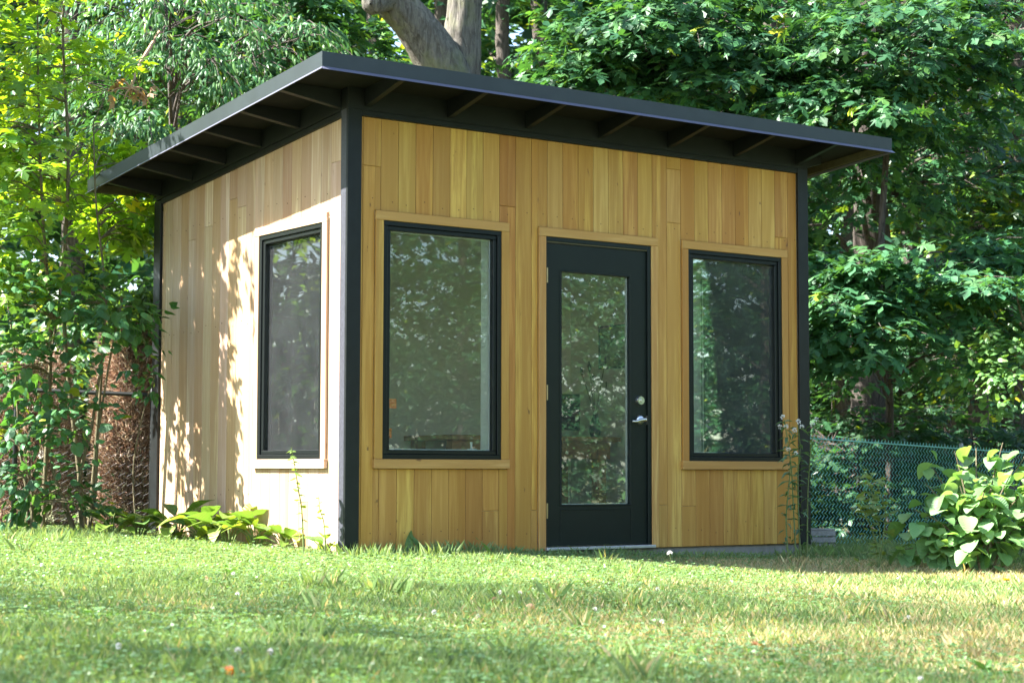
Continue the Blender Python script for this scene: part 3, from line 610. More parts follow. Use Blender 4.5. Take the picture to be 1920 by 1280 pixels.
tree('maple_tree', 'maple with layered leaf sprays over the middle of the roof', 'tree', b, P, [.16, .14, .12, .1, .06], [
    CW(1110, 120, 17.2, 90, 60, .6, 36, 28, .55, .32), CW(1200, 60, 17, 160, 80, .8, 60, 28, .62, .36), CW(1330, 160, 17, 150, 60, .8, 46, 28, .6, .35), CW(1430, 60, 17.3, 110, 70, .8, 36, 28, .6, .36)],
    MAPLE, GREEN + [(.08, .19, .06)], .15, 'leaf2', 'dark_bark', limbs=20)
for u, d, r, l in ((946, 25, .10, 'upright dark trunked tree right of the forked tree'), (1475, 22.5, .11, 'slender dark tree seen over the right half of the roof'), (1448, 25, .10, 'thin tree half hidden by the slender dark one over the roof')):
    b, P = up_trunk(u, d, [(u, 600), (u + 5, 250), (u - 4, 50), (u + 6, -250), (u, -900)])
    tree('woodland_tree', l, 'tree', b, P, [r * 1.3, r * 1.1, r, r * .95, r * .9, r * .5], [CW(u, -150, d, 150, 150, 1.5, 40, 24, .8, .45, GREEN), CW(u + 60, 160, d + 1, 120, 110, 1.2, 30, 24, .7, .4, DEEP + GREEN)], STAR, GREEN, .16, 'leaf', 'dark_bark', limbs=8, rough=.006)
b, P = up_trunk(560, 20, [(560, 500), (545, 150), (560, -200), (560, -700)])
tree('maple_tree', 'shaded maple filling the gap left of the forked tree', 'tree', b, P, [.15, .13, .11, .09, .06], [
    CW(560, 110, 19.2, 110, 90, .8, 44, 28, .62, .36), CW(480, 40, 19, 150, 90, .9, 50, 28, .62, .36), CW(690, 150, 20.5, 80, 60, .5, 24, 26, .6, .34, GREEN + LIME[:1]), CW(330, 120, 19, 160, 120, .9, 50, 28)], MAPLE, MIX, .15, 'leaf2', 'dark_bark', limbs=16)
# cherry with drooping narrow leaves
b, P = up_trunk(300, 16.4, [(310, 600), (325, 250), (310, 0), (300, -400)])
tree('cherry_tree', 'tree with drooping narrow leaves behind the low end of the roof', 'tree', b, P, [.07, .055, .04, .03, .02], [
    CW(340, 120, 15.4, 90, 40, .4, 24, 30, .6, .2), CW(440, 190, 15.4, 70, 45, .4, 20, 30, .6, .2), CW(260, 260, 15, 70, 40, .4, 22, 30, .55, .2), CW(330, 20, 15.8, 160, 50, .6, 34, 30, .6, .2), CW(520, 70, 15.8, 60, 40, .5, 16, 28, .6, .2), CW(200, 130, 15.6, 60, 80, .4, 14, 28, .5, .2)],
    LANCE, [(.042, .12, .042), (.052, .135, .042), (.035, .10, .038), (.075, .165, .045)], .125, 'leaf2', 'dark_bark', limbs=10, lance=True)

# ------------------------------------------------------------------ deep wood
DW = [DEEP, GREEN + LIME]  # shade and sun put into the leaf colour: dark palette, lime palette
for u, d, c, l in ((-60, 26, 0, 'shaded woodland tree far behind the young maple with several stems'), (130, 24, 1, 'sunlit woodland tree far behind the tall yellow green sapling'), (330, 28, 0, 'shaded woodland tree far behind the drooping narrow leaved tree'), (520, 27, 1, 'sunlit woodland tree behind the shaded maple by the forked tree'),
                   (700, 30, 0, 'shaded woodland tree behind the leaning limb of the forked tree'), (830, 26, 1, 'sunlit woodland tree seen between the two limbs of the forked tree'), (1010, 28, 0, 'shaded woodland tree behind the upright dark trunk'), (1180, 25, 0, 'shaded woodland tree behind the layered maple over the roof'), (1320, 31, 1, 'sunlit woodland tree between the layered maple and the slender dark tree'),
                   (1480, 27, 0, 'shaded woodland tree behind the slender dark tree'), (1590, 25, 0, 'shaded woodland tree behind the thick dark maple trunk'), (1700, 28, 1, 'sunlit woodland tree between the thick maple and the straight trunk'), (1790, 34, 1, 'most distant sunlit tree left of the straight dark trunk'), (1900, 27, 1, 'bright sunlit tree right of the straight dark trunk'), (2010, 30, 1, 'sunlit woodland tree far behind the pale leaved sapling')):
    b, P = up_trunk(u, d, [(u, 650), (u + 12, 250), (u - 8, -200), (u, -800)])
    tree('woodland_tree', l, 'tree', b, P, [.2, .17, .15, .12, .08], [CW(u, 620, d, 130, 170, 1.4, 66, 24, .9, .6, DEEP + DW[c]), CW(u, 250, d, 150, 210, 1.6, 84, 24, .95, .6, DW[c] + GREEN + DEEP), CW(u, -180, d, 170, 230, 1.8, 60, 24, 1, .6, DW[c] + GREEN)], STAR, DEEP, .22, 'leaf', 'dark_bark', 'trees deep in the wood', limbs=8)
# far wood, one mass
cr = Crown(DIA)
for i in range(2600):
    u = rng.uniform(-700, 2700); d = rng.uniform(38, 62); z = rng.uniform(0, 1) ** 1.25 * 20; q = px(u, 883, d); q[2] = z
    spray(cr, q, rng.normal(size=3) * [1, 1, .2], 2.0, 1.4, 26, .95, GREEN + DEEP + DEEP)
tag(cr.build('far_wood', M['leaf'], None, (0, 0, 0)), 'far green wood closing the view behind the trees', kind='stuff')
cr = Crown(DIA)
for i in range(1300):
    a_ = rng.uniform(-1.55, -.15); d = rng.uniform(27, 36); q = np.array([4 + d * math.cos(a_), d * math.sin(a_), rng.uniform(0, 1) ** 1.3 * 13])
    spray(cr, q, rng.normal(size=3) * [1, 1, .2], 1.6, 1.1, 26, .6, GREEN)
tag(cr.build('far_wood', M['leaf'], None, (0, 0, 0)), 'wood beyond the lawn, seen only mirrored in the shed windows', kind='stuff')
# undergrowth behind the fence
for i, (u, d, h, wd_, l) in enumerate(((1560, 17.8, 330, 95, 'dark leafy undergrowth shrub right behind the shed corner'), (1600, 17.2, 300, 80, 'dense dark undergrowth shrub close behind the fence post'), (1690, 18.6, 300, 110, 'dark undergrowth shrub behind the middle of the fence'), (1820, 18.2, 260, 100, 'dark undergrowth shrub behind the far end of the fence'), (1930, 19.0, 300, 100, 'undergrowth shrub behind the black railing'), (1620, 21.5, 420, 130, 'tall undergrowth thicket around the thick maple trunk'), (1780, 23, 430, 150, 'tall undergrowth thicket around the straight trunk'))):
    b, P = up_trunk(u, d, [(u, 990), (u + 10, 900), (u, 800)])
    tree('undergrowth_shrub', l, 'shrub', b, P, [.03, .02, .01], [CW(u, 1010 - h * .42, d, wd_, h * .5, .7, 46, 26, .5, .32, DEEP + GREEN[:1])], MAPLE if i < 5 else STAR, DEEP, .12, 'leaf', 'dark_bark', limbs=10)
# shrub with paler leaves at the right edge
b, P = up_trunk(1950, 15.5, [(1945, 900), (1935, 760), (1925, 620)])
tree('ash_sapling', 'pale leaved sapling leaning in from behind the black railing', 'sapling', b, P, [.03, .025, .02, .012], [CW(1905, 690, 15.2, 45, 80, .3, 26, 26, .4, .2, [(.10, .22, .07), (.13, .26, .08)]), CW(1930, 560, 15.5, 40, 60, .3, 12, 26, .4, .2, [(.08, .2, .06)])], OVAL, GREEN, .10, 'leaf', 'twig', limbs=14)

# ------------------------------------------------------------------ left saplings and shrubs
def sapling(name, label, cat, u0, d, stems, crowns, T, cols, size, mt='leaf', nparts=0, group=None, LT=None, face=.55):
    b = pg(u0, d); root = tag(empty(name, b), label, cat, group); paths = []
    for (pts, r0, r1) in stems:
        P = spline([b - [0, 0, .1]] + [px(u, v, dd) for u, v, dd in pts], 7); paths.append(P)
        m_ = MB(); m_.tube(P - b, np.linspace(r0, r1, len(P)), 8); m_.build('stem', M['twig'], root, smooth=True)
    AP = np.concatenate(paths); cr = Crown(T); tw = MB()
    for cw in crowns:
        c, r, ns, nl, L, wd = cw[:6]; cc = cw[6] if len(cw) > 6 else cols
        pts, dirs = ell(ns, c, r, .25)
        for q, dd in zip(pts, dirs):
            below = AP[AP[:, 2] < q[2] + .05]; below = below if len(below) else AP
            j = below[np.argmin(np.sum((below - q) ** 2 * [1, 1, .4], axis=1))]; ax = (q - j) * [1, 1, .4] + rng.normal(0, .15, 3)
            limb(tw, j - b, q - b, .006, .003, .1, 4, 4)
            spray(cr, q, ax, L * rng.uniform(.7, 1.2), wd, max(4, int(nl * rng.uniform(.6, 1.3))), size, cc, droop=.3, face=face if mt != 'leafy' else .1, noise_=.38 if mt != 'leafy' else .3)
    if tw.v: tw.build('twigs', M['twig'], root)['kind'] = 'stuff'
    p, t, nn, sz, c = cr.cat()
    if nparts:                                             # the leaves that show largest are single parts
        order = np.argsort(-(sz / np.maximum((p - CP) @ CF, 1)))[:nparts]
        keep = np.ones(len(p), bool); keep[order] = False
        me = npmesh('leaf', LT[0], LT[1], M['leafo'])
        for i in order:
            ti = unit(t[i]); ni = unit(nn[i] - ti * (nn[i] @ ti)); bi = np.cross(ti, ni); q = p[i] - b
            o = link('leaf', me, root); o.matrix_local = Matrix(((bi[0] * sz[i], ti[0] * sz[i], ni[0] * sz[i], q[0]), (bi[1] * sz[i], ti[1] * sz[i], ni[1] * sz[i], q[1]), (bi[2] * sz[i], ti[2] * sz[i], ni[2] * sz[i], q[2]), (0, 0, 0, 1))); setcol(o, c[i])
        cr.p, cr.t, cr.n, cr.s, cr.c = [p[keep]], [t[keep]], [nn[keep]], [sz[keep]], [c[keep]]
    cr.build('crown', M[mt], root, b); return root
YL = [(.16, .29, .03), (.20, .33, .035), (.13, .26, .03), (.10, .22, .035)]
sapling('maple_sapling', 'tall young maple with yellow green sunlit leaves at the corner of the shed', 'sapling', 165, 13.2,
        [([(150, 900, 13.2), (120, 600, 13.2), (128, 300, 13.2), (118, 60, 13.2), (130, -160, 13.2)], .022, .007), ([(176, 880, 13.2), (190, 700, 13.2), (196, 540, 13.2), (180, 380, 13.2), (175, 230, 13.2)], .016, .005)],
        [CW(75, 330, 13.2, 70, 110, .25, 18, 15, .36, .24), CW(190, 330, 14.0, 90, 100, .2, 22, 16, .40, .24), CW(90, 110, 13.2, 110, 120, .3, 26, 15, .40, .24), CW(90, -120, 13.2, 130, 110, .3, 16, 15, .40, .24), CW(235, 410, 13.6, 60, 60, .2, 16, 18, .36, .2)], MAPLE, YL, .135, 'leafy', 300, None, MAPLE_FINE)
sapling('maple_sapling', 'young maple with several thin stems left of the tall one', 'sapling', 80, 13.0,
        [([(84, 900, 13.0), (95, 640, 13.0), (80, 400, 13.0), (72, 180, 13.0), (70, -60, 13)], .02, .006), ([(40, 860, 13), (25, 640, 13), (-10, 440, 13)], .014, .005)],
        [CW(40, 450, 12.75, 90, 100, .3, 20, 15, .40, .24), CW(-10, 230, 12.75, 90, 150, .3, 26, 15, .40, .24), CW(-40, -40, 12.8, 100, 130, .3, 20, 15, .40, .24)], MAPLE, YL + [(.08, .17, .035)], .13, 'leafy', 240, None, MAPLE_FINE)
sapling('maple_sapling', 'leaning young maple crowding the others from beyond the picture edge', 'sapling', -110, 13.6, [([(-130, 700, 13.6), (-150, 300, 13.7), (-160, -100, 13.8), (-170, -500, 13.9)], .035, .012)],
        [CW(-190, 60, 13.9, 90, 140, .3, 16, 20, .42, .26), CW(-200, -250, 13.9, 100, 150, .3, 18, 20, .42, .26)], MAPLE, YL, .14, 'leafy')
sapling('leafy_shrub', 'dark green round leaved shrub in front of the dead hedge', 'shrub', 160, 12.7,
        [([(150, 900, 12.7), (172, 800, 12.7), (192, 660, 12.7), (200, 560, 12.7)], .018, .006), ([(178, 930, 12.7), (184, 820, 12.7), (205, 680, 12.7), (230, 560, 12.7)], .014, .005), ([(100, 880, 12.7), (92, 720, 12.7), (105, 600, 12.7)], .02, .006)],
        [CW(120, 560, 12.6, 120, 60, .25, 34, 14, .34, .2), CW(80, 680, 12.6, 90, 60, .25, 22, 13, .34, .2), CW(120, 780, 12.6, 80, 50, .2, 12, 11, .32, .2), CW(235, 600, 12.8, 50, 40, .15, 10, 11, .28, .16)], OVAL, [(.05, .14, .05), (.06, .16, .055), (.045, .12, .05)], .10, 'leaf2', 160, None, HEART)
sapling('leafy_shrub', 'low dark shrub at the foot of the saplings', 'shrub', 60, 12.2, [([(60, 930, 12.2), (50, 880, 12.2), (45, 840, 12.2)], .012, .004)],
        [CW(40, 900, 12.2, 90, 45, .2, 22, 14, .3, .18), CW(10, 820, 12.3, 70, 50, .2, 14, 13, .3, .18), CW(120, 935, 12.4, 50, 26, .2, 8, 11, .24, .14)], OVAL, [(.06, .15, .06), (.045, .12, .055)], .085, 'leaf2', 60, None, HEART)
sapling('leafy_shrub', 'leafy twig reaching out over the edge of the side wall', 'shrub', 262, 12.9, [([(250, 880, 12.9), (272, 760, 12.9), (292, 700, 12.85)], .007, .003)], [CW(290, 700, 12.8, 14, 28, .1, 5, 6, .14, .08)], OVAL, [(.05, .14, .05)], .085, 'leaf2', 0)
# two leafy trees out of frame to the left: mirrored in the side window
for (x, y, l) in ((-4.2, 7.0, 'bushy maple mirrored in the side window of the shed'), (-7.0, 8.2, 'broad maple beyond the one mirrored in the side window')):
    z = float(ground(x, y)); b = np.array([x, y, z]); tree('maple_tree', l, 'tree', b, [b, b + [.1, 0, 1.5], b + [0, .1, 3.5], b + [0, 0, 5]], [.1, .09, .06, .03], [(b + [0, 0, 2.9], (1.7, 1.5, 1.9), 110, 26, .5, .3)], STAR, YL + GREEN, .15, 'leaf', 'dark_bark', limbs=10)
fc = np.array([-6.3, 9.7]); fd = np.array([.8166, .577]); fz = float(ground(*fc))
bf = tag(empty('board_fence', (fc[0], fc[1], fz), math.atan2(fd[1], fd[0])), 'tall brown board fence mirrored in the side window', 'fence')
M['fence_board'] = plain('stained_fence_board', (.11, .075, .06), .8, .2, .3, 9)
for k in range(64): MB().box(-4.8 + k * .15, -4.8 + k * .15 + .143, -.012, .010, .03, 1.85 + .01 * math.sin(k * 7.1)).build('board', M['fence_board'], bf, .002)
for z_ in (.4, 1.5): MB().box(-4.8, 4.8, .011, .05, z_, z_ + .09).build('rail', M['fence_board'], bf)
for k in range(5): MB().box(-4.8 + k * 2.37, -4.7 + k * 2.37, .051, .15, -.3, 1.9).build('post', M['fence_board'], bf)
cr = Crown(DIA)
for i in range(700):
    a_ = rng.uniform(1.75, 2.9); d = rng.uniform(20, 30); q = np.array([d * math.cos(a_), d * math.sin(a_), rng.uniform(0, 1) ** 1.3 * 11]); spray(cr, q, rng.normal(size=3) * [1, 1, .2], 1.6, 1.1, 26, .55, GREEN + LIME[:1])
tag(cr.build('far_wood', M['leaf'], None, (0, 0, 0)), 'wood behind the board fence, seen only mirrored in the side window', kind='stuff')
# tall shade trees left of the lawn, out of frame: they shade the foreground
def ST(t, s): return (-.899 * t - .438 * s, .438 * t - .899 * s)
for (t, s, zc_, r, rzv, l) in ((14.0, 5.7, 15.4, 3.3, 5.6, 'very tall open crowned maple at the end of the row beside the lawn'), (15.0, 8.4, 16.4, 3.4, 5.8, 'tallest open crowned maple in the row beside the lawn'), (14.2, 11.0, 15.8, 3.4, 5.6, 'very tall open crowned maple in the middle of the row beside the lawn'), (15.0, 13.7, 16.4, 3.5, 5.6, 'very tall open crowned maple shading the nearest grass')):
    x, y = ST(t, s); z = float(ground(x, y)); b = np.array([x, y, z])
    tree('shade_maple', l, 'tree', b, [b, b + [0, .1, zc_ * .4], b + [.1, 0, zc_ * .8], b + [0, 0, zc_ * 1.2]], [.3, .22, .05, .02], [(b + [0, 0, zc_ - z], (r, r, rzv), 360, 24, 1.4, 1.1)], STAR, GREEN, .165, 'leaf', 'dark_bark', limbs=3)
# trees across the lawn, mirrored in the front windows
for i, (x, y, h, r, l) in enumerate(((4.0, -15.5, 5.4, 2.6, 'rounded tree across the lawn mirrored left of the door'), (7.6, -14.2, 5.8, 2.7, 'broad tree across the lawn mirrored in the left window'), (10.9, -12.8, 5.4, 2.6, 'broad tree across the lawn mirrored in the door glass'), (14.0, -11.2, 5.8, 2.7, 'broad tree across the lawn mirrored in the right window'), (16.8, -9.0, 5.4, 2.6, 'rounded tree at the end of the row across the lawn'),
                                     (7.5, -20, 8.5, 3.4, 'tall tree behind the row across the lawn, nearest its middle gap'), (12.8, -18, 9, 3.4, 'tall tree behind the broad trees across the lawn'), (18, -14.5, 8.5, 3.4, 'tall tree behind the end of the row across the lawn'))):
    z = float(ground(x, y)); b = np.array([x, y, z])
    tree('garden_tree', l, 'tree', b, [b, b + [.1, 0, h * .3], b + [0, .1, h * .7], b + [0, 0, h]], [.14, .12, .08, .04], [(b + [0, 0, h * .5], (r, r, h * .55), (900 if i < 5 else 420), 28, .6, .4)], DIA, GREEN, .11 if i < 5 else .24, 'leaf', 'dark_bark', limbs=8)

# ------------------------------------------------------------------ dead cedar hedge
def dead_cedar(label, u, d, w_, h, nblade, top=True):
    b = pg(u, d); root = tag(empty('dead_cedar', b), label, 'dead shrub', 'dead brown cedars')
    m_ = MB(); m_.tube([(0, 0, -.1), (.02, 0, h * .5), (0, .02, h * .95)], [.04, .03, .01], 8)
    for k in range(26):
        a = rng.uniform(0, 6.28); z = rng.uniform(.05, .85) * h; r = w_ * rng.uniform(.5, .95); limb(m_, (0, 0, z), (r * math.cos(a), r * math.sin(a), z + .25), .01, .003, .05, 3, 4)
    m_.build('trunk', M['dark_bark'], root)
    n_ = nblade; a = rng.uniform(0, 6.28, n_); z = rng.uniform(0, 1, n_) ** .9; rr = w_ * (1 - .35 * z ** 3) * np.sqrt(rng.uniform(.25, 1, n_)) * (1 + .12 * np.sin(a * 5 + z * 9))
    p = np.column_stack([rr * np.cos(a), rr * np.sin(a), z * h]); o = np.column_stack([np.cos(a), np.sin(a), np.full(n_, .6)])
    cr = Crown(NEEDLE); cr.add(p + b, o + rng.normal(0, .6, (n_, 3)), rng.normal(0, 1, (n_, 3)), rng.uniform(.03, .075, n_), palette(n_, [(.26, .165, .12), (.38, .28, .21), (.16, .095, .07), (.50, .43, .35)], .35)); cr.build('dead_foliage', M['dead'], root, b)
    if top:
        n_ = 2500; a = rng.uniform(0, 6.28, n_); z = rng.uniform(.86, 1.12, n_); rr = w_ * .8 * np.sqrt(rng.uniform(0, 1, n_)); p = np.column_stack([rr * np.cos(a), rr * np.sin(a), z * h])
        cr = Crown(DIA); cr.add(p + b, rng.normal(0, .5, (n_, 3)) + [0, 0, .7], rng.normal(0, 1, (n_, 3)), rng.uniform(.03, .08, n_), palette(n_, [(.10, .20, .05), (.07, .14, .04)])); cr.build('green_top', M['leaf'], root, b)
dead_cedar('dead brown cedar against the back corner of the shed', 246, 13.8, .30, 1.62, 55000)
dead_cedar('dead brown cedar behind the thin maple stems', 60, 13.9, .34, 1.35, 24000, False)
dead_cedar('dead brown cedar at the far left end of the wire fence', -70, 13.9, .34, 1.3, 10000, False)

# ------------------------------------------------------------------ fences
def chainlink(name, label, A, B, za, zb, h, pitch, rise, wire, wr, post_r, mesh_mat, post_mat, posts, rail):
    A = np.array(A); B = np.array(B); L = np.linalg.norm(B - A); d = (B - A) / L; root = tag(empty(name, (A[0], A[1], za)), label, 'fence')
    nrm = np.array([-d[1], d[0]]); gz = lambda s: (zb - za) * s / L
    V = []; F = []
    ncol = int(L / pitch); nrow = int(h / rise)
    for i in range(ncol):
        P = []
        for k in range(nrow * 2 + 1):
            s = i * pitch + (pitch * .98 if k % 2 else 0) ; off = (.004 if k % 2 else -.004)
            P.append((d[0] * s + nrm[0] * off, d[1] * s + nrm[1] * off, gz(s) + .02 + k * rise / 2))
        P.append((P[-1][0] + d[0] * .006, P[-1][1] + d[1] * .006, P[-1][2] + rise * .35))
        v, f = tube(P, wr, 3); n0 = len(V); V += list(v); F += [tuple(j + n0 for j in q) for q in f]
    me = npmesh('wire_mesh', V, F, M[mesh_mat]); o = link('wire_mesh', me, root); o['kind'] = 'stuff'
    for s in posts:
        MB().tube([(d[0] * s, d[1] * s, gz(s) - .3), (d[0] * s, d[1] * s, gz(s) + h + .03), (d[0] * s, d[1] * s, gz(s) + h + .045)], [post_r, post_r, post_r * .5], 12).build('post', M[post_mat], root, smooth=True)
    q = [(d[0] * s - nrm[0] * .012, d[1] * s - nrm[1] * .012, gz(s) + h - .01) for s in (0, L)]
    MB().tube(q, rail, 8).build('top_rail', M[post_mat if rail > .006 else mesh_mat], root)
    return root
A = pg(1513, 14.5); za = float(A[2]); B = A[:2] + np.array([6.0, .42])
chainlink('chain_link_fence', 'green chain link fence running right from behind the shed corner', A[:2], B, za, za - .20, .92, .042, .05, 0, .0033, .018, 'green', 'galv', (0, 2.0, 4.0, 5.98), .005)
A = pg(-260, 13.3); B = pg(298, 13.5)
chainlink('chain_link_fence', 'black chain link fence behind the saplings on the left', A[:2], B[:2], float(A[2]), float(B[2]), 1.06, .06, .07, 0, .0016, .02, 'dkwire', 'dkwire', (0, 1.1, 2.1), .016)
# black railing at the right edge
b = pg(1893, 13.6); rl = tag(empty('railing', b, -.6), 'short black metal railing behind the broad leaved bush', 'railing')
for k in range(6): MB().tube([(k * .085, 0, -.1), (k * .085, 0, .62)], .009, 6).build('baluster', M['black_metal'], rl)
for z in (.08, .58): MB().box(-.03, .46, -.012, .012, z - .012, z + .012).build('rail', M['black_metal'], rl)
# small slatted crate behind the fence post
b = pg(1537, 14.0); ct = tag(empty('crate', b, -.62), 'small weathered grey slatted crate beside the shed corner', 'crate')
for k in range(4):
    for sy in (-.07, .07): MB().box(-.105, .105, sy - .006, sy + .006, .01 + k * .049, .05 + k * .049).build('slat', M['slat'], ct, .002)
    for sx in (-.098, .098): MB().box(sx - .006, sx + .006, -.063, .063, .01 + k * .049, .05 + k * .049).build('slat', M['slat'], ct, .002)
for k in range(4): MB().box(-.105, .105, -.068 + k * .036, -.038 + k * .036, .2, .212).build('slat', M['slat'], ct, .002)
for sx in (-.085, .085):
    for sy in (-.055, .055): MB().box(sx - .008, sx + .008, sy - .008, sy + .008, 0, .1995).build('corner_post', M['slat'], ct)

# ------------------------------------------------------------------ single-leaf plants
def leafmesh(T, name='leaf'): return npmesh(name, T[0], T[1], M['leafo'], smooth=False)
def grid_leaf(wf, bend, fold, name='leaf', nu=7):
    V = []; F = []
    for i in range(nu):
        t = i / (nu - 1); w_ = wf(t)
        for s in (-1, -.5, 0, .5, 1): V.append((s * w_, t, -bend * t * t + fold * abs(s) * w_ + .02 * math.sin(9 * t + 3 * s)))
    for i in range(nu - 1):
        for j in range(4): F.append((i * 5 + j, i * 5 + j + 1, (i + 1) * 5 + j + 1, (i + 1) * 5 + j))
    return npmesh(name, V, F, M['leafb'], smooth=True)
HO = [grid_leaf(lambda t: .30 * math.sin(math.pi * min(1, t * .93 + .05)) ** .8 * (1 if t < .97 else .25), b_, .35) for b_ in (.25, .55, .8)]
def put_leaf(root, me, pos, yaw, pitch, roll, sz, col):
    m_ = Matrix.Rotation(yaw, 4, 'Z') @ Matrix.Rotation(pitch, 4, 'X') @ Matrix.Rotation(roll, 4, 'Y')
    o = link('leaf', me, root); o.matrix_local = Matrix.Translation(pos) @ m_ @ Matrix.Scale(sz, 4); return setcol(o, col)
def hosta(label, u, d, n_, sz, cols=((.10, .20, .045), (.16, .26, .04), (.20, .29, .05))):
    b = pg(u, d); r = tag(empty('hosta', b), label, 'plant', 'hostas along the side wall')
    for k in range(n_):
        yaw = k * 2.4 + rng.uniform(-.3, .3); pitch = rng.uniform(.55, 1.25); L = sz * rng.uniform(.55, 1.0)
        tip = Vector((-math.sin(yaw) * L * math.cos(pitch), math.cos(yaw) * L * math.cos(pitch), L * math.sin(pitch) + .02))
        MB().tube([(0, 0, -.02), tuple(tip * .55 + Vector((0, 0, .02))), tuple(tip)], [.006, .005, .004], 5).build('stalk', M['stem'], r)
        put_leaf(r, HO[k % 3], tip, yaw, pitch * .75 - .2, rng.uniform(-.4, .4), sz * rng.uniform(.75, 1.15), cols[k % len(cols)])
for u, d, n_, s_, l in ((335, 12.5, 14, .20, 'hosta clump at the far end of the side wall'), (385, 12.3, 13, .20, 'broad hosta clump under the dappled part of the side wall'), (432, 12.05, 15, .22, 'largest hosta clump, on the sunlit edge of the dapples'), (482, 11.85, 13, .19, 'hosta clump left of the side window'), (262, 12.5, 10, .20, 'hosta at the foot of the dead cedar'), (215, 12.4, 8, .18, 'dark hosta beside the sapling stems'), (535, 11.55, 10, .14, 'small hosta below the side window'), (612, 11.2, 8, .12, 'small hosta next to the black corner board')):
    hosta(l, u, d, n_, s_)
def shoot(name, label, u, d, pts, leaves_, sz, col, me, r0=.005, group=None, flowers=None, side=1):
    b = pg(u, d); r = tag(empty(name, b), label, 'plant', group)
    P = spline([b - [0, 0, .03]] + [px(a, v, d) for a, v in pts], 6); MB().tube(P - b, np.linspace(r0, r0 * .4, len(P)), 6).build('stem', M['stem'], r)
    for k in range(leaves_):
        q = P[int((.15 + .84 * k / max(1, leaves_ - 1)) * (len(P) - 1))] - b; put_leaf(r, me, q, k * 2.4 + rng.uniform(-.4, .4), rng.uniform(-.3, .6), rng.uniform(-.4, .4), sz * rng.uniform(.7, 1.15), jit(col, .2))
    return r, P, b
OV = leafmesh(OVAL); HM = [grid_leaf(lambda t: (.50 * math.sin(math.pi * min(1, t * .86 + .13)) ** .75) * (1 if t > .01 else .7), b_, .25, nu=8) for b_ in (.2, .45, .7)]
NAR = grid_leaf(lambda t: .13 * math.sin(math.pi * min(1, t * .94 + .04)), .4, .6)
shoot('seedling', 'thin seedling with small leaves rising in front of the side window', 572, 11.05, [(566, 960), (560, 920), (552, 870), (546, 838)], 20, .055, (.13, .22, .05), OV, .005)
shoot('seedling', 'short bending seedling beside the black corner board', 612, 10.95, [(608, 985), (600, 955), (598, 930)], 9, .045, (.14, .22, .06), OV, .004)
shoot('seedling', 'small dark seedling against the dappled boards', 440, 12.1, [(440, 975), (436, 955)], 7, .05, (.06, .14, .05), OV, .004)
for i, (u, v0, v1, du, l) in enumerate(((768, 1040, 1000, -3, 'broad pale dock leaf standing before the front boards'), (788, 1040, 1003, 8, 'tall narrow dock leaf standing before the front boards'), (802, 1040, 1014, 4, 'short pale dock leaf right of the tall one'), (925, 1045, 1012, 2, 'dark green dock leaf below the left window'))):
    b = pg(u, 11.25); r = tag(empty('dock_plant', b), l, 'plant'); L = (v0 - v1 + 14) * 11.25 / FPX
    put_leaf(r, NAR, (0, 0, 0), -.6 + i * .5, 1.35, du * .03, L * 1.15, (.13, .24, .07)); put_leaf(r, NAR, (.01, .01, 0), 1.5 + i, .6, .2, L * .6, (.10, .2, .05)); put_leaf(r, NAR, (-.01, .01, 0), 3.4 + i, .5, -.2, L * .6, (.10, .2, .05))
# tall flowering weeds at the right corner
FL = tmpl(mirror([(0, 0), (.5, .3), (.35, .8), (0, 1)]), bend=-.2)
def flowerheads(r, pts, n_, rad, col=(.75, .74, .70)):
    for q in pts:
        c = Crown(DIA); d = unit(rng.normal(size=(n_, 3)) + [0, 0, .6]); c.add(np.asarray(q) + d * rad * .5, d, rng.normal(size=(n_, 3)), np.full(n_, rad), palette(n_, [col], .1)); o = c.build('flower_head', M['flower'], r, (0, 0, 0))
for i, (u, d, pts, fl, l) in enumerate(((1492, 12.55, [(1488, 960), (1484, 880), (1476, 820), (1470, 785)], [(1468, 782), (1474, 800), (1462, 800)], 'tall weed with white flower heads leaning across the right corner board'),
                              (1500, 12.6, [(1497, 960), (1496, 890), (1500, 840), (1496, 795)], [(1497, 790), (1503, 800), (1490, 806)], 'tall straight weed with white flower heads at the right corner board'),
                              (1478, 12.5, [(1474, 980), (1478, 920), (1482, 870), (1479, 845)], [(1478, 842), (1492, 850)], 'shorter white flowered weed before the right window sill'),
                              (1512, 12.7, [(1514, 970), (1516, 900), (1522, 830), (1530, 790)], [(1531, 786), (1524, 796)], 'white flowered weed leaning over the fence post'))):
    r, P, b = shoot('flowering_weed', l, u, d, pts, 30, .085, (.11, .20, .10), NAR, .006, 'white flowered weeds at the shed corner')
    flowerheads(r, [px(a, v, d) - b for a, v in fl], 30, .014)
# pale vine weed on the fence
b = pg(1645, 11.85); r = tag(empty('climbing_weed', b), 'sunlit small leaved weed climbing before the green fence', 'plant')
for k, pts in enumerate(([(1650, 1000), (1640, 950), (1632, 905)], [(1655, 1010), (1660, 960), (1640, 900), (1620, 905)], [(1640, 1010), (1625, 970), (1612, 935)])):
    P = spline([b] + [px(a, v, 11.85) for a, v in pts], 6); MB().tube(P - b, np.linspace(.005, .002, len(P)), 5).build('stem', M['stem'], r)
    for j in range(40):
        q = P[rng.integers(3, len(P))] - b + rng.normal(0, .05, 3); put_leaf(r, OV, q, rng.uniform(0, 6.28), rng.uniform(-.5, .5), rng.uniform(-.5, .5), rng.uniform(.04, .075), jit((.17, .25, .10), .2))
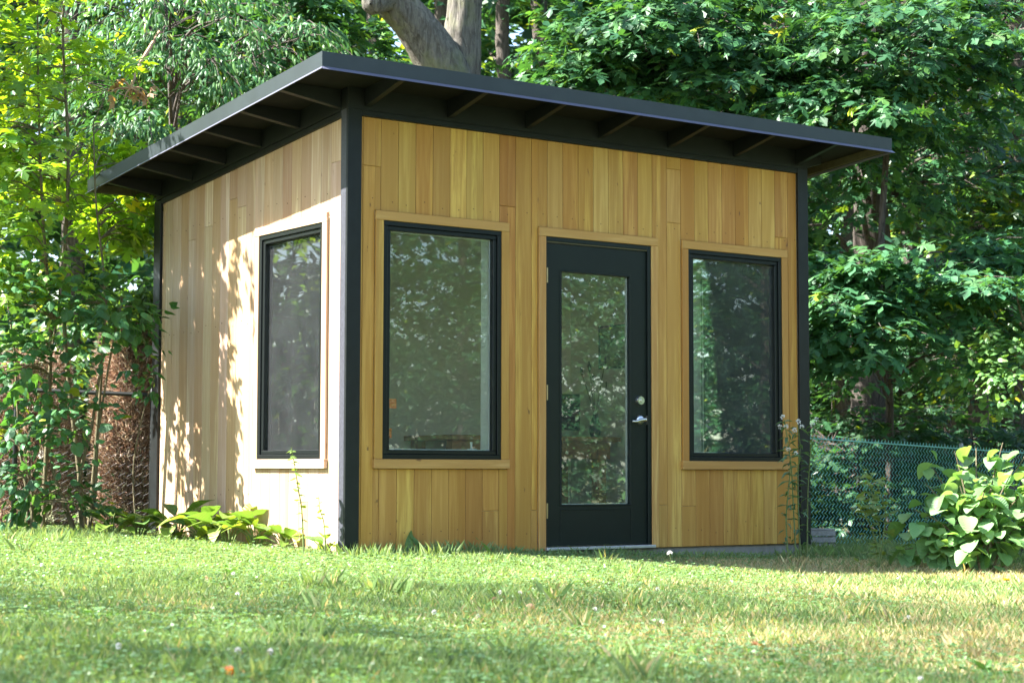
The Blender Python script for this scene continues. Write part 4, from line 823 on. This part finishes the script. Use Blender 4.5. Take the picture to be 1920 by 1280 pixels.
# broad leaved bush
b = pg(1830, 11.9); r = tag(empty('broad_leaved_bush', b), 'sunlit bush of big pale green heart shaped leaves before the fence', 'bush')
tips = []
for k, (u, v, d) in enumerate(((1735, 905, 12.0), (1715, 955, 11.9), (1725, 1000, 11.9), (1790, 845, 12.2), (1830, 840, 12.3), (1880, 830, 12.4), (1800, 910, 11.9), (1850, 900, 11.9), (1900, 880, 12.0), (1780, 980, 11.8), (1840, 970, 11.8), (1900, 960, 11.8), (1760, 1030, 11.8), (1830, 1030, 11.7), (1890, 1020, 11.8), (1940, 900, 12.0), (1950, 980, 11.9), (1930, 840, 12.3), (1810, 880, 12.4), (1870, 860, 12.5), (1745, 870, 12.4), (1700, 990, 12.0), (1690, 1030, 12.0), (1770, 945, 12.2), (1960, 860, 12.2), (1990, 930, 12.0), (1980, 1000, 11.9), (1735, 1040, 11.9))):
    e = px(u, v, d); m_ = (b + e) / 2 + [0, 0, .1]; P = spline([b + rng.normal(0, .06, 3) * [1, 1, 0], m_, e], 6); MB().tube(P - b, np.linspace(.009, .003, len(P)), 6).build('stem', M['twig'], r)
    for j in range(19):
        t = rng.uniform(.35, 1); q = P[int(t * (len(P) - 1))] - b + rng.normal(0, .05, 3); yaw = rng.uniform(0, 6.28)
        put_leaf(r, HM[j % 3], q, yaw, rng.uniform(-.6, .25), rng.uniform(-.4, .4), rng.uniform(.06, .135), jit([(.18, .34, .13), (.23, .39, .16), (.13, .27, .10)][j % 3], .22))
# dead leafy branch caught in the cherry
q0 = px(245, 165, 13.5); r = tag(empty('dead_branch', q0), 'broken dead branch with curled brown leaves caught in the drooping tree', 'branch')
mm = MB()
for e in ((-38, 8), (-28, -14), (-12, 22), (22, 22), (36, 30), (4, -24), (30, 8)):
    t = px(245 + e[0], 165 + e[1], 13.5 + rng.uniform(-.1, .1)) - q0; limb(mm, (0, 0, 0), t, .012, .004, .1, 5, 5)
mm.tube([(0, 0, 0), px(262, 120, 14.3) - q0, px(300, 60, 15.8) - q0], [.012, .014, .02], 6); mm.build('twigs', plain('dead_twig', (.33, .2, .13), .9, .2), r)
DEADLEAF = npmesh('leaf', MAPLE_FINE[0] * [1, 1, 2.5], MAPLE_FINE[1], M['leafo'])
for k in range(13): put_leaf(r, DEADLEAF, Vector(px(245 + rng.uniform(-36, 40), 165 + rng.uniform(-18, 28), 13.5) - q0), rng.uniform(0, 6), rng.uniform(-1.4, .2), rng.uniform(-1, 1), rng.uniform(.05, .10), (.30, .20, .14))

# ------------------------------------------------------------------ lawn: grass, clover, flowers, fallen leaves
def lawn_pts(n_, dmin=4.2, dmax=14.5, wide=.31, pw=1.0):
    d = np.sqrt(rng.uniform(dmin ** 2, dmax ** 2, n_)) if pw == 1 else dmin + (dmax - dmin) * rng.uniform(0, 1, n_) ** pw
    lat = rng.uniform(-wide, wide, n_) * d; x = CP[0] + CR[0] * lat + .577 * d; y = CP[1] + CR[1] * lat + .8166 * d
    ok = ~((x > -.02) & (x < XE + .02) & (y > -.02) & (y < YE + .02)); return x[ok], y[ok]
def sn(x, y, f, ph): return np.sin(f * x + ph) * np.cos(f * .8 * y + 1.7 * ph) + .6 * np.sin(1.9 * f * (x + y) + 2.3 * ph) + .4 * np.cos(3.7 * f * (x - .6 * y) + ph)
def blades(n_, hmin, hmax, wd, dmin=4.2, dmax=14.5, dry=True, mask=None, wide=.31):
    x, y = lawn_pts(n_, dmin, dmax, wide)
    if mask is not None: k = mask(x, y); x, y = x[k], y[k]
    n_ = len(x); z = ground(x, y); h = rng.uniform(hmin, hmax, n_) * (1 + .25 * sn(x, y, 1.7, .4)); a = rng.uniform(0, 6.28, n_); lean = rng.uniform(.1, .75, n_) * h; w_ = wd * rng.uniform(.7, 1.3, n_)
    dx, dy = np.cos(a), np.sin(a); b2 = rng.uniform(0, 6.28, n_); sx, sy = np.cos(b2) * w_ / 2, np.sin(b2) * w_ / 2
    V = np.empty((n_, 4, 3)); V[:, 0] = np.column_stack([x - sx, y - sy, z]); V[:, 1] = np.column_stack([x + sx, y + sy, z])
    V[:, 2] = np.column_stack([x + dx * lean * .35 + sx * .9, y + dy * lean * .35 + sy * .9, z + h * .6]); V[:, 3] = np.column_stack([x + dx * lean, y + dy * lean, z + h])
    F = (np.array([[0, 1, 2], [0, 2, 3]])[None] + (np.arange(n_) * 4)[:, None, None]).reshape(-1, 3)
    c = palette(n_, [(.155, .245, .085), (.175, .27, .095), (.13, .215, .075), (.24, .305, .14)], .2)
    if dry:
        pr = np.clip(.15 + .28 * sn(x, y, .9, 2.1) + .10 * (x - .5 * y - 1.2), .04, .82); d_ = rng.uniform(0, 1, n_) < pr
        c[d_] = palette(d_.sum(), [(.44, .36, .20), (.36, .30, .15), (.52, .45, .28)], .2)
    return V.reshape(-1, 3), F, np.repeat(c, 4, axis=0)
V, F, C = blades(400000, .025, .06, .0042, wide=.38); tag(link('grass', npmesh('grass', V, F, M['grass'], C)), 'short mixed lawn grass with dry straw patches', kind='stuff')
near = lambda x, y: ((y > -.32) & (y < .02) & (x > -.1) & (x < 4.6)) | ((x > 3.9) & (y > -1.2))
V, F, C = blades(200000, .035, .105, .0036, 10, 16, False, lambda x, y: near(x, y) & (rng.uniform(0, 1, len(x)) < .55), .34); tag(link('long_grass', npmesh('long_grass', V, F, M['grass'], C)), 'longer uncut grass along the foot of the shed and fence', kind='stuff')
V, F, C = blades(60000, .035, .085, .0038, 11.6, 15, False, lambda x, y: (x < -.5) & (y > 1.2), .34); tag(link('long_grass', npmesh('long_grass', V, F, M['grass'], C)), 'long grass around the foot of the left saplings', kind='stuff')
V, F, C = blades(240000, .045, .105, .004, 4.2, 13.5, True, lambda x, y: (sn(x, y, 4.3, 1.3) + .5 * sn(x, y, 9.1, .2) > 1.75)); tag(link('grass_tufts', npmesh('grass_tufts', V, F, M['grass'], C)), 'taller uneven tufts in the mown lawn', kind='stuff')
# clover: three round leaflets on a short stalk
x, y = lawn_pts(82000, 4.2, 14.5, .36); pr = np.clip(.25 + .35 * sn(x, y, 1.1, .9) + .35 * np.exp(-((y + .35) / .5) ** 2) * (x > -.6) + .25 * (x < .3) * (y > -2.5) - .08 * (x - .5 * y - 2), .05, .95); k = rng.uniform(0, 1, len(x)) < pr; x, y = x[k], y[k]; n_ = len(x)
z = ground(x, y) + rng.uniform(.025, .065, n_); th = rng.uniform(0, 6.28, n_); cr = Crown((np.array([(0, 0, 0), (.42, .5, .05), (.3, .95, 0), (-.3, .95, 0), (-.42, .5, .05)]), np.array([(0, 1, 2), (0, 2, 3), (0, 3, 4)])))
for j in range(3):
    a = th + j * 2.094; t = np.column_stack([np.cos(a), np.sin(a), np.full(n_, .15)]); cr.add(np.column_stack([x, y, z]), t, np.array([0, 0, 1.]) + rng.normal(0, .4, (n_, 3)), rng.uniform(.009, .017, n_), palette(n_, [(.15, .265, .10), (.12, .235, .085), (.19, .30, .13)]))
tag(cr.build('clover', M['grass'], None, (0, 0, 0)), 'clover leaves spread through the lawn', kind='stuff')
# plantain-like weeds
for i, (u, v, s_) in enumerate(((430, 1108, .09), (225, 1050, .10), (185, 1200, .10), (1470, 1240, .09), (1845, 1240, .10), (505, 1100, .07), (1540, 1215, .08), (690, 1080, .06))):
    d = max(5.3, .62 / ((v - 883) / FPX)); b = pg(u, d); r = tag(empty('lawn_weed', b), ['weed rosette in the clover near the side wall shade edge', 'weed rosette by the foot of the left saplings', 'large bluish weed in the nearest shaded grass', 'bright green weed below the curled brown leaf', 'bright green weed in straw grass below the dandelion', 'weed in the clover right of the flat tan leaf', 'grey green weed stalk in the straw coloured grass', 'small weed at the lit grass edge before the corner board'][i], 'plant', 'weeds in the lawn')
    for k in range(5): put_leaf(r, NAR, (0, 0, 0), k * 1.26 + i, rng.uniform(.5, 1.2), 0, s_ * rng.uniform(.7, 1.1), jit((.08, .19, .045), .2))
# clover blossoms
def blossom(u, v, stem, label):
    d = max(5.3, (.55 + .0) / ((v - 883) / FPX)) if v > 960 else 11; b = pg(u, d); r = tag(empty('clover_flower', b), label, 'flower', 'white clover flowers in the lawn')
    MB().tube([(0, 0, -.01), (.004, 0, stem * .6), (.0, .003, stem)], [.0018, .0016, .0016], 5).build('stem', M['stem'], r); flowerheads(r, [(0, 0, stem + .006)], 46, .0075, (.72, .69, .66))
for u, v in ((82, 1098), (448, 1132), (440, 1098), (897, 1150), (938, 1112), (975, 1112), (1115, 1132), (1232, 1100), (1700, 1130), (1720, 1262), (228, 1262), (450, 1268), (510, 1272), (815, 1146), (1240, 1148)): blossom(u, v, .05, 'white clover flower low in the mown grass')
b = pg(1262, 11.35); r = tag(empty('clover_flower', b), 'taller white clover flower standing before the foundation', 'flower'); MB().tube([(0, 0, -.01), (-.02, 0, .06), (-.03, 0, .10)], [.002, .0018, .0016], 5).build('stem', M['stem'], r); flowerheads(r, [(-.03, 0, .106)], 60, .013, (.75, .72, .68))
b = pg(1884, 10.3); r = tag(empty('dandelion', b), 'single yellow dandelion in the sunlit strip of lawn', 'flower'); MB().tube([(0, 0, -.01), (.005, 0, .05), (0, 0, .085)], [.002, .002, .002], 5).build('stem', M['stem'], r)
c = Crown(DIA); a = rng.uniform(0, 6.28, 90); t = np.column_stack([np.cos(a), np.sin(a), rng.uniform(.05, .9, 90)]); c.add(np.tile([0, 0, .085], (90, 1)), t, rng.normal(0, .2, (90, 3)) + [0, 0, 1], np.full(90, .022), palette(90, [(.75, .55, .02), (.8, .62, .03)], .1)); c.build('flower_head', M['flower'], r, (0, 0, 0))
# fallen leaves
for i, (u, v, l, cl) in enumerate(((1424, 1185, 'curled brown fallen leaf in the straw coloured grass', (.42, .2, .09)), (428, 1275, 'orange brown fallen leaf in the nearest grass', (.5, .2, .08)), (392, 1108, 'flat tan fallen leaf in the shaded lawn', (.5, .32, .2)), (932, 1125, 'dark brown fallen leaf between two pale leaves', (.3, .13, .07)), (10, 1008, 'dark dead leaf on the grass by the left saplings', (.09, .06, .05)), (1000, 1135, 'small tan fallen leaf in mid lawn', (.45, .3, .2)))):
    d = min(11.3, .57 / ((v - 883) / FPX)); b = pg(u, d); o = link('fallen_leaf', DEADLEAF, None, b + [0, 0, .045], (rng.uniform(-.6, .6), rng.uniform(-.6, .6), rng.uniform(0, 6)), .075); setcol(o, cl); tag(o, l, 'leaf')
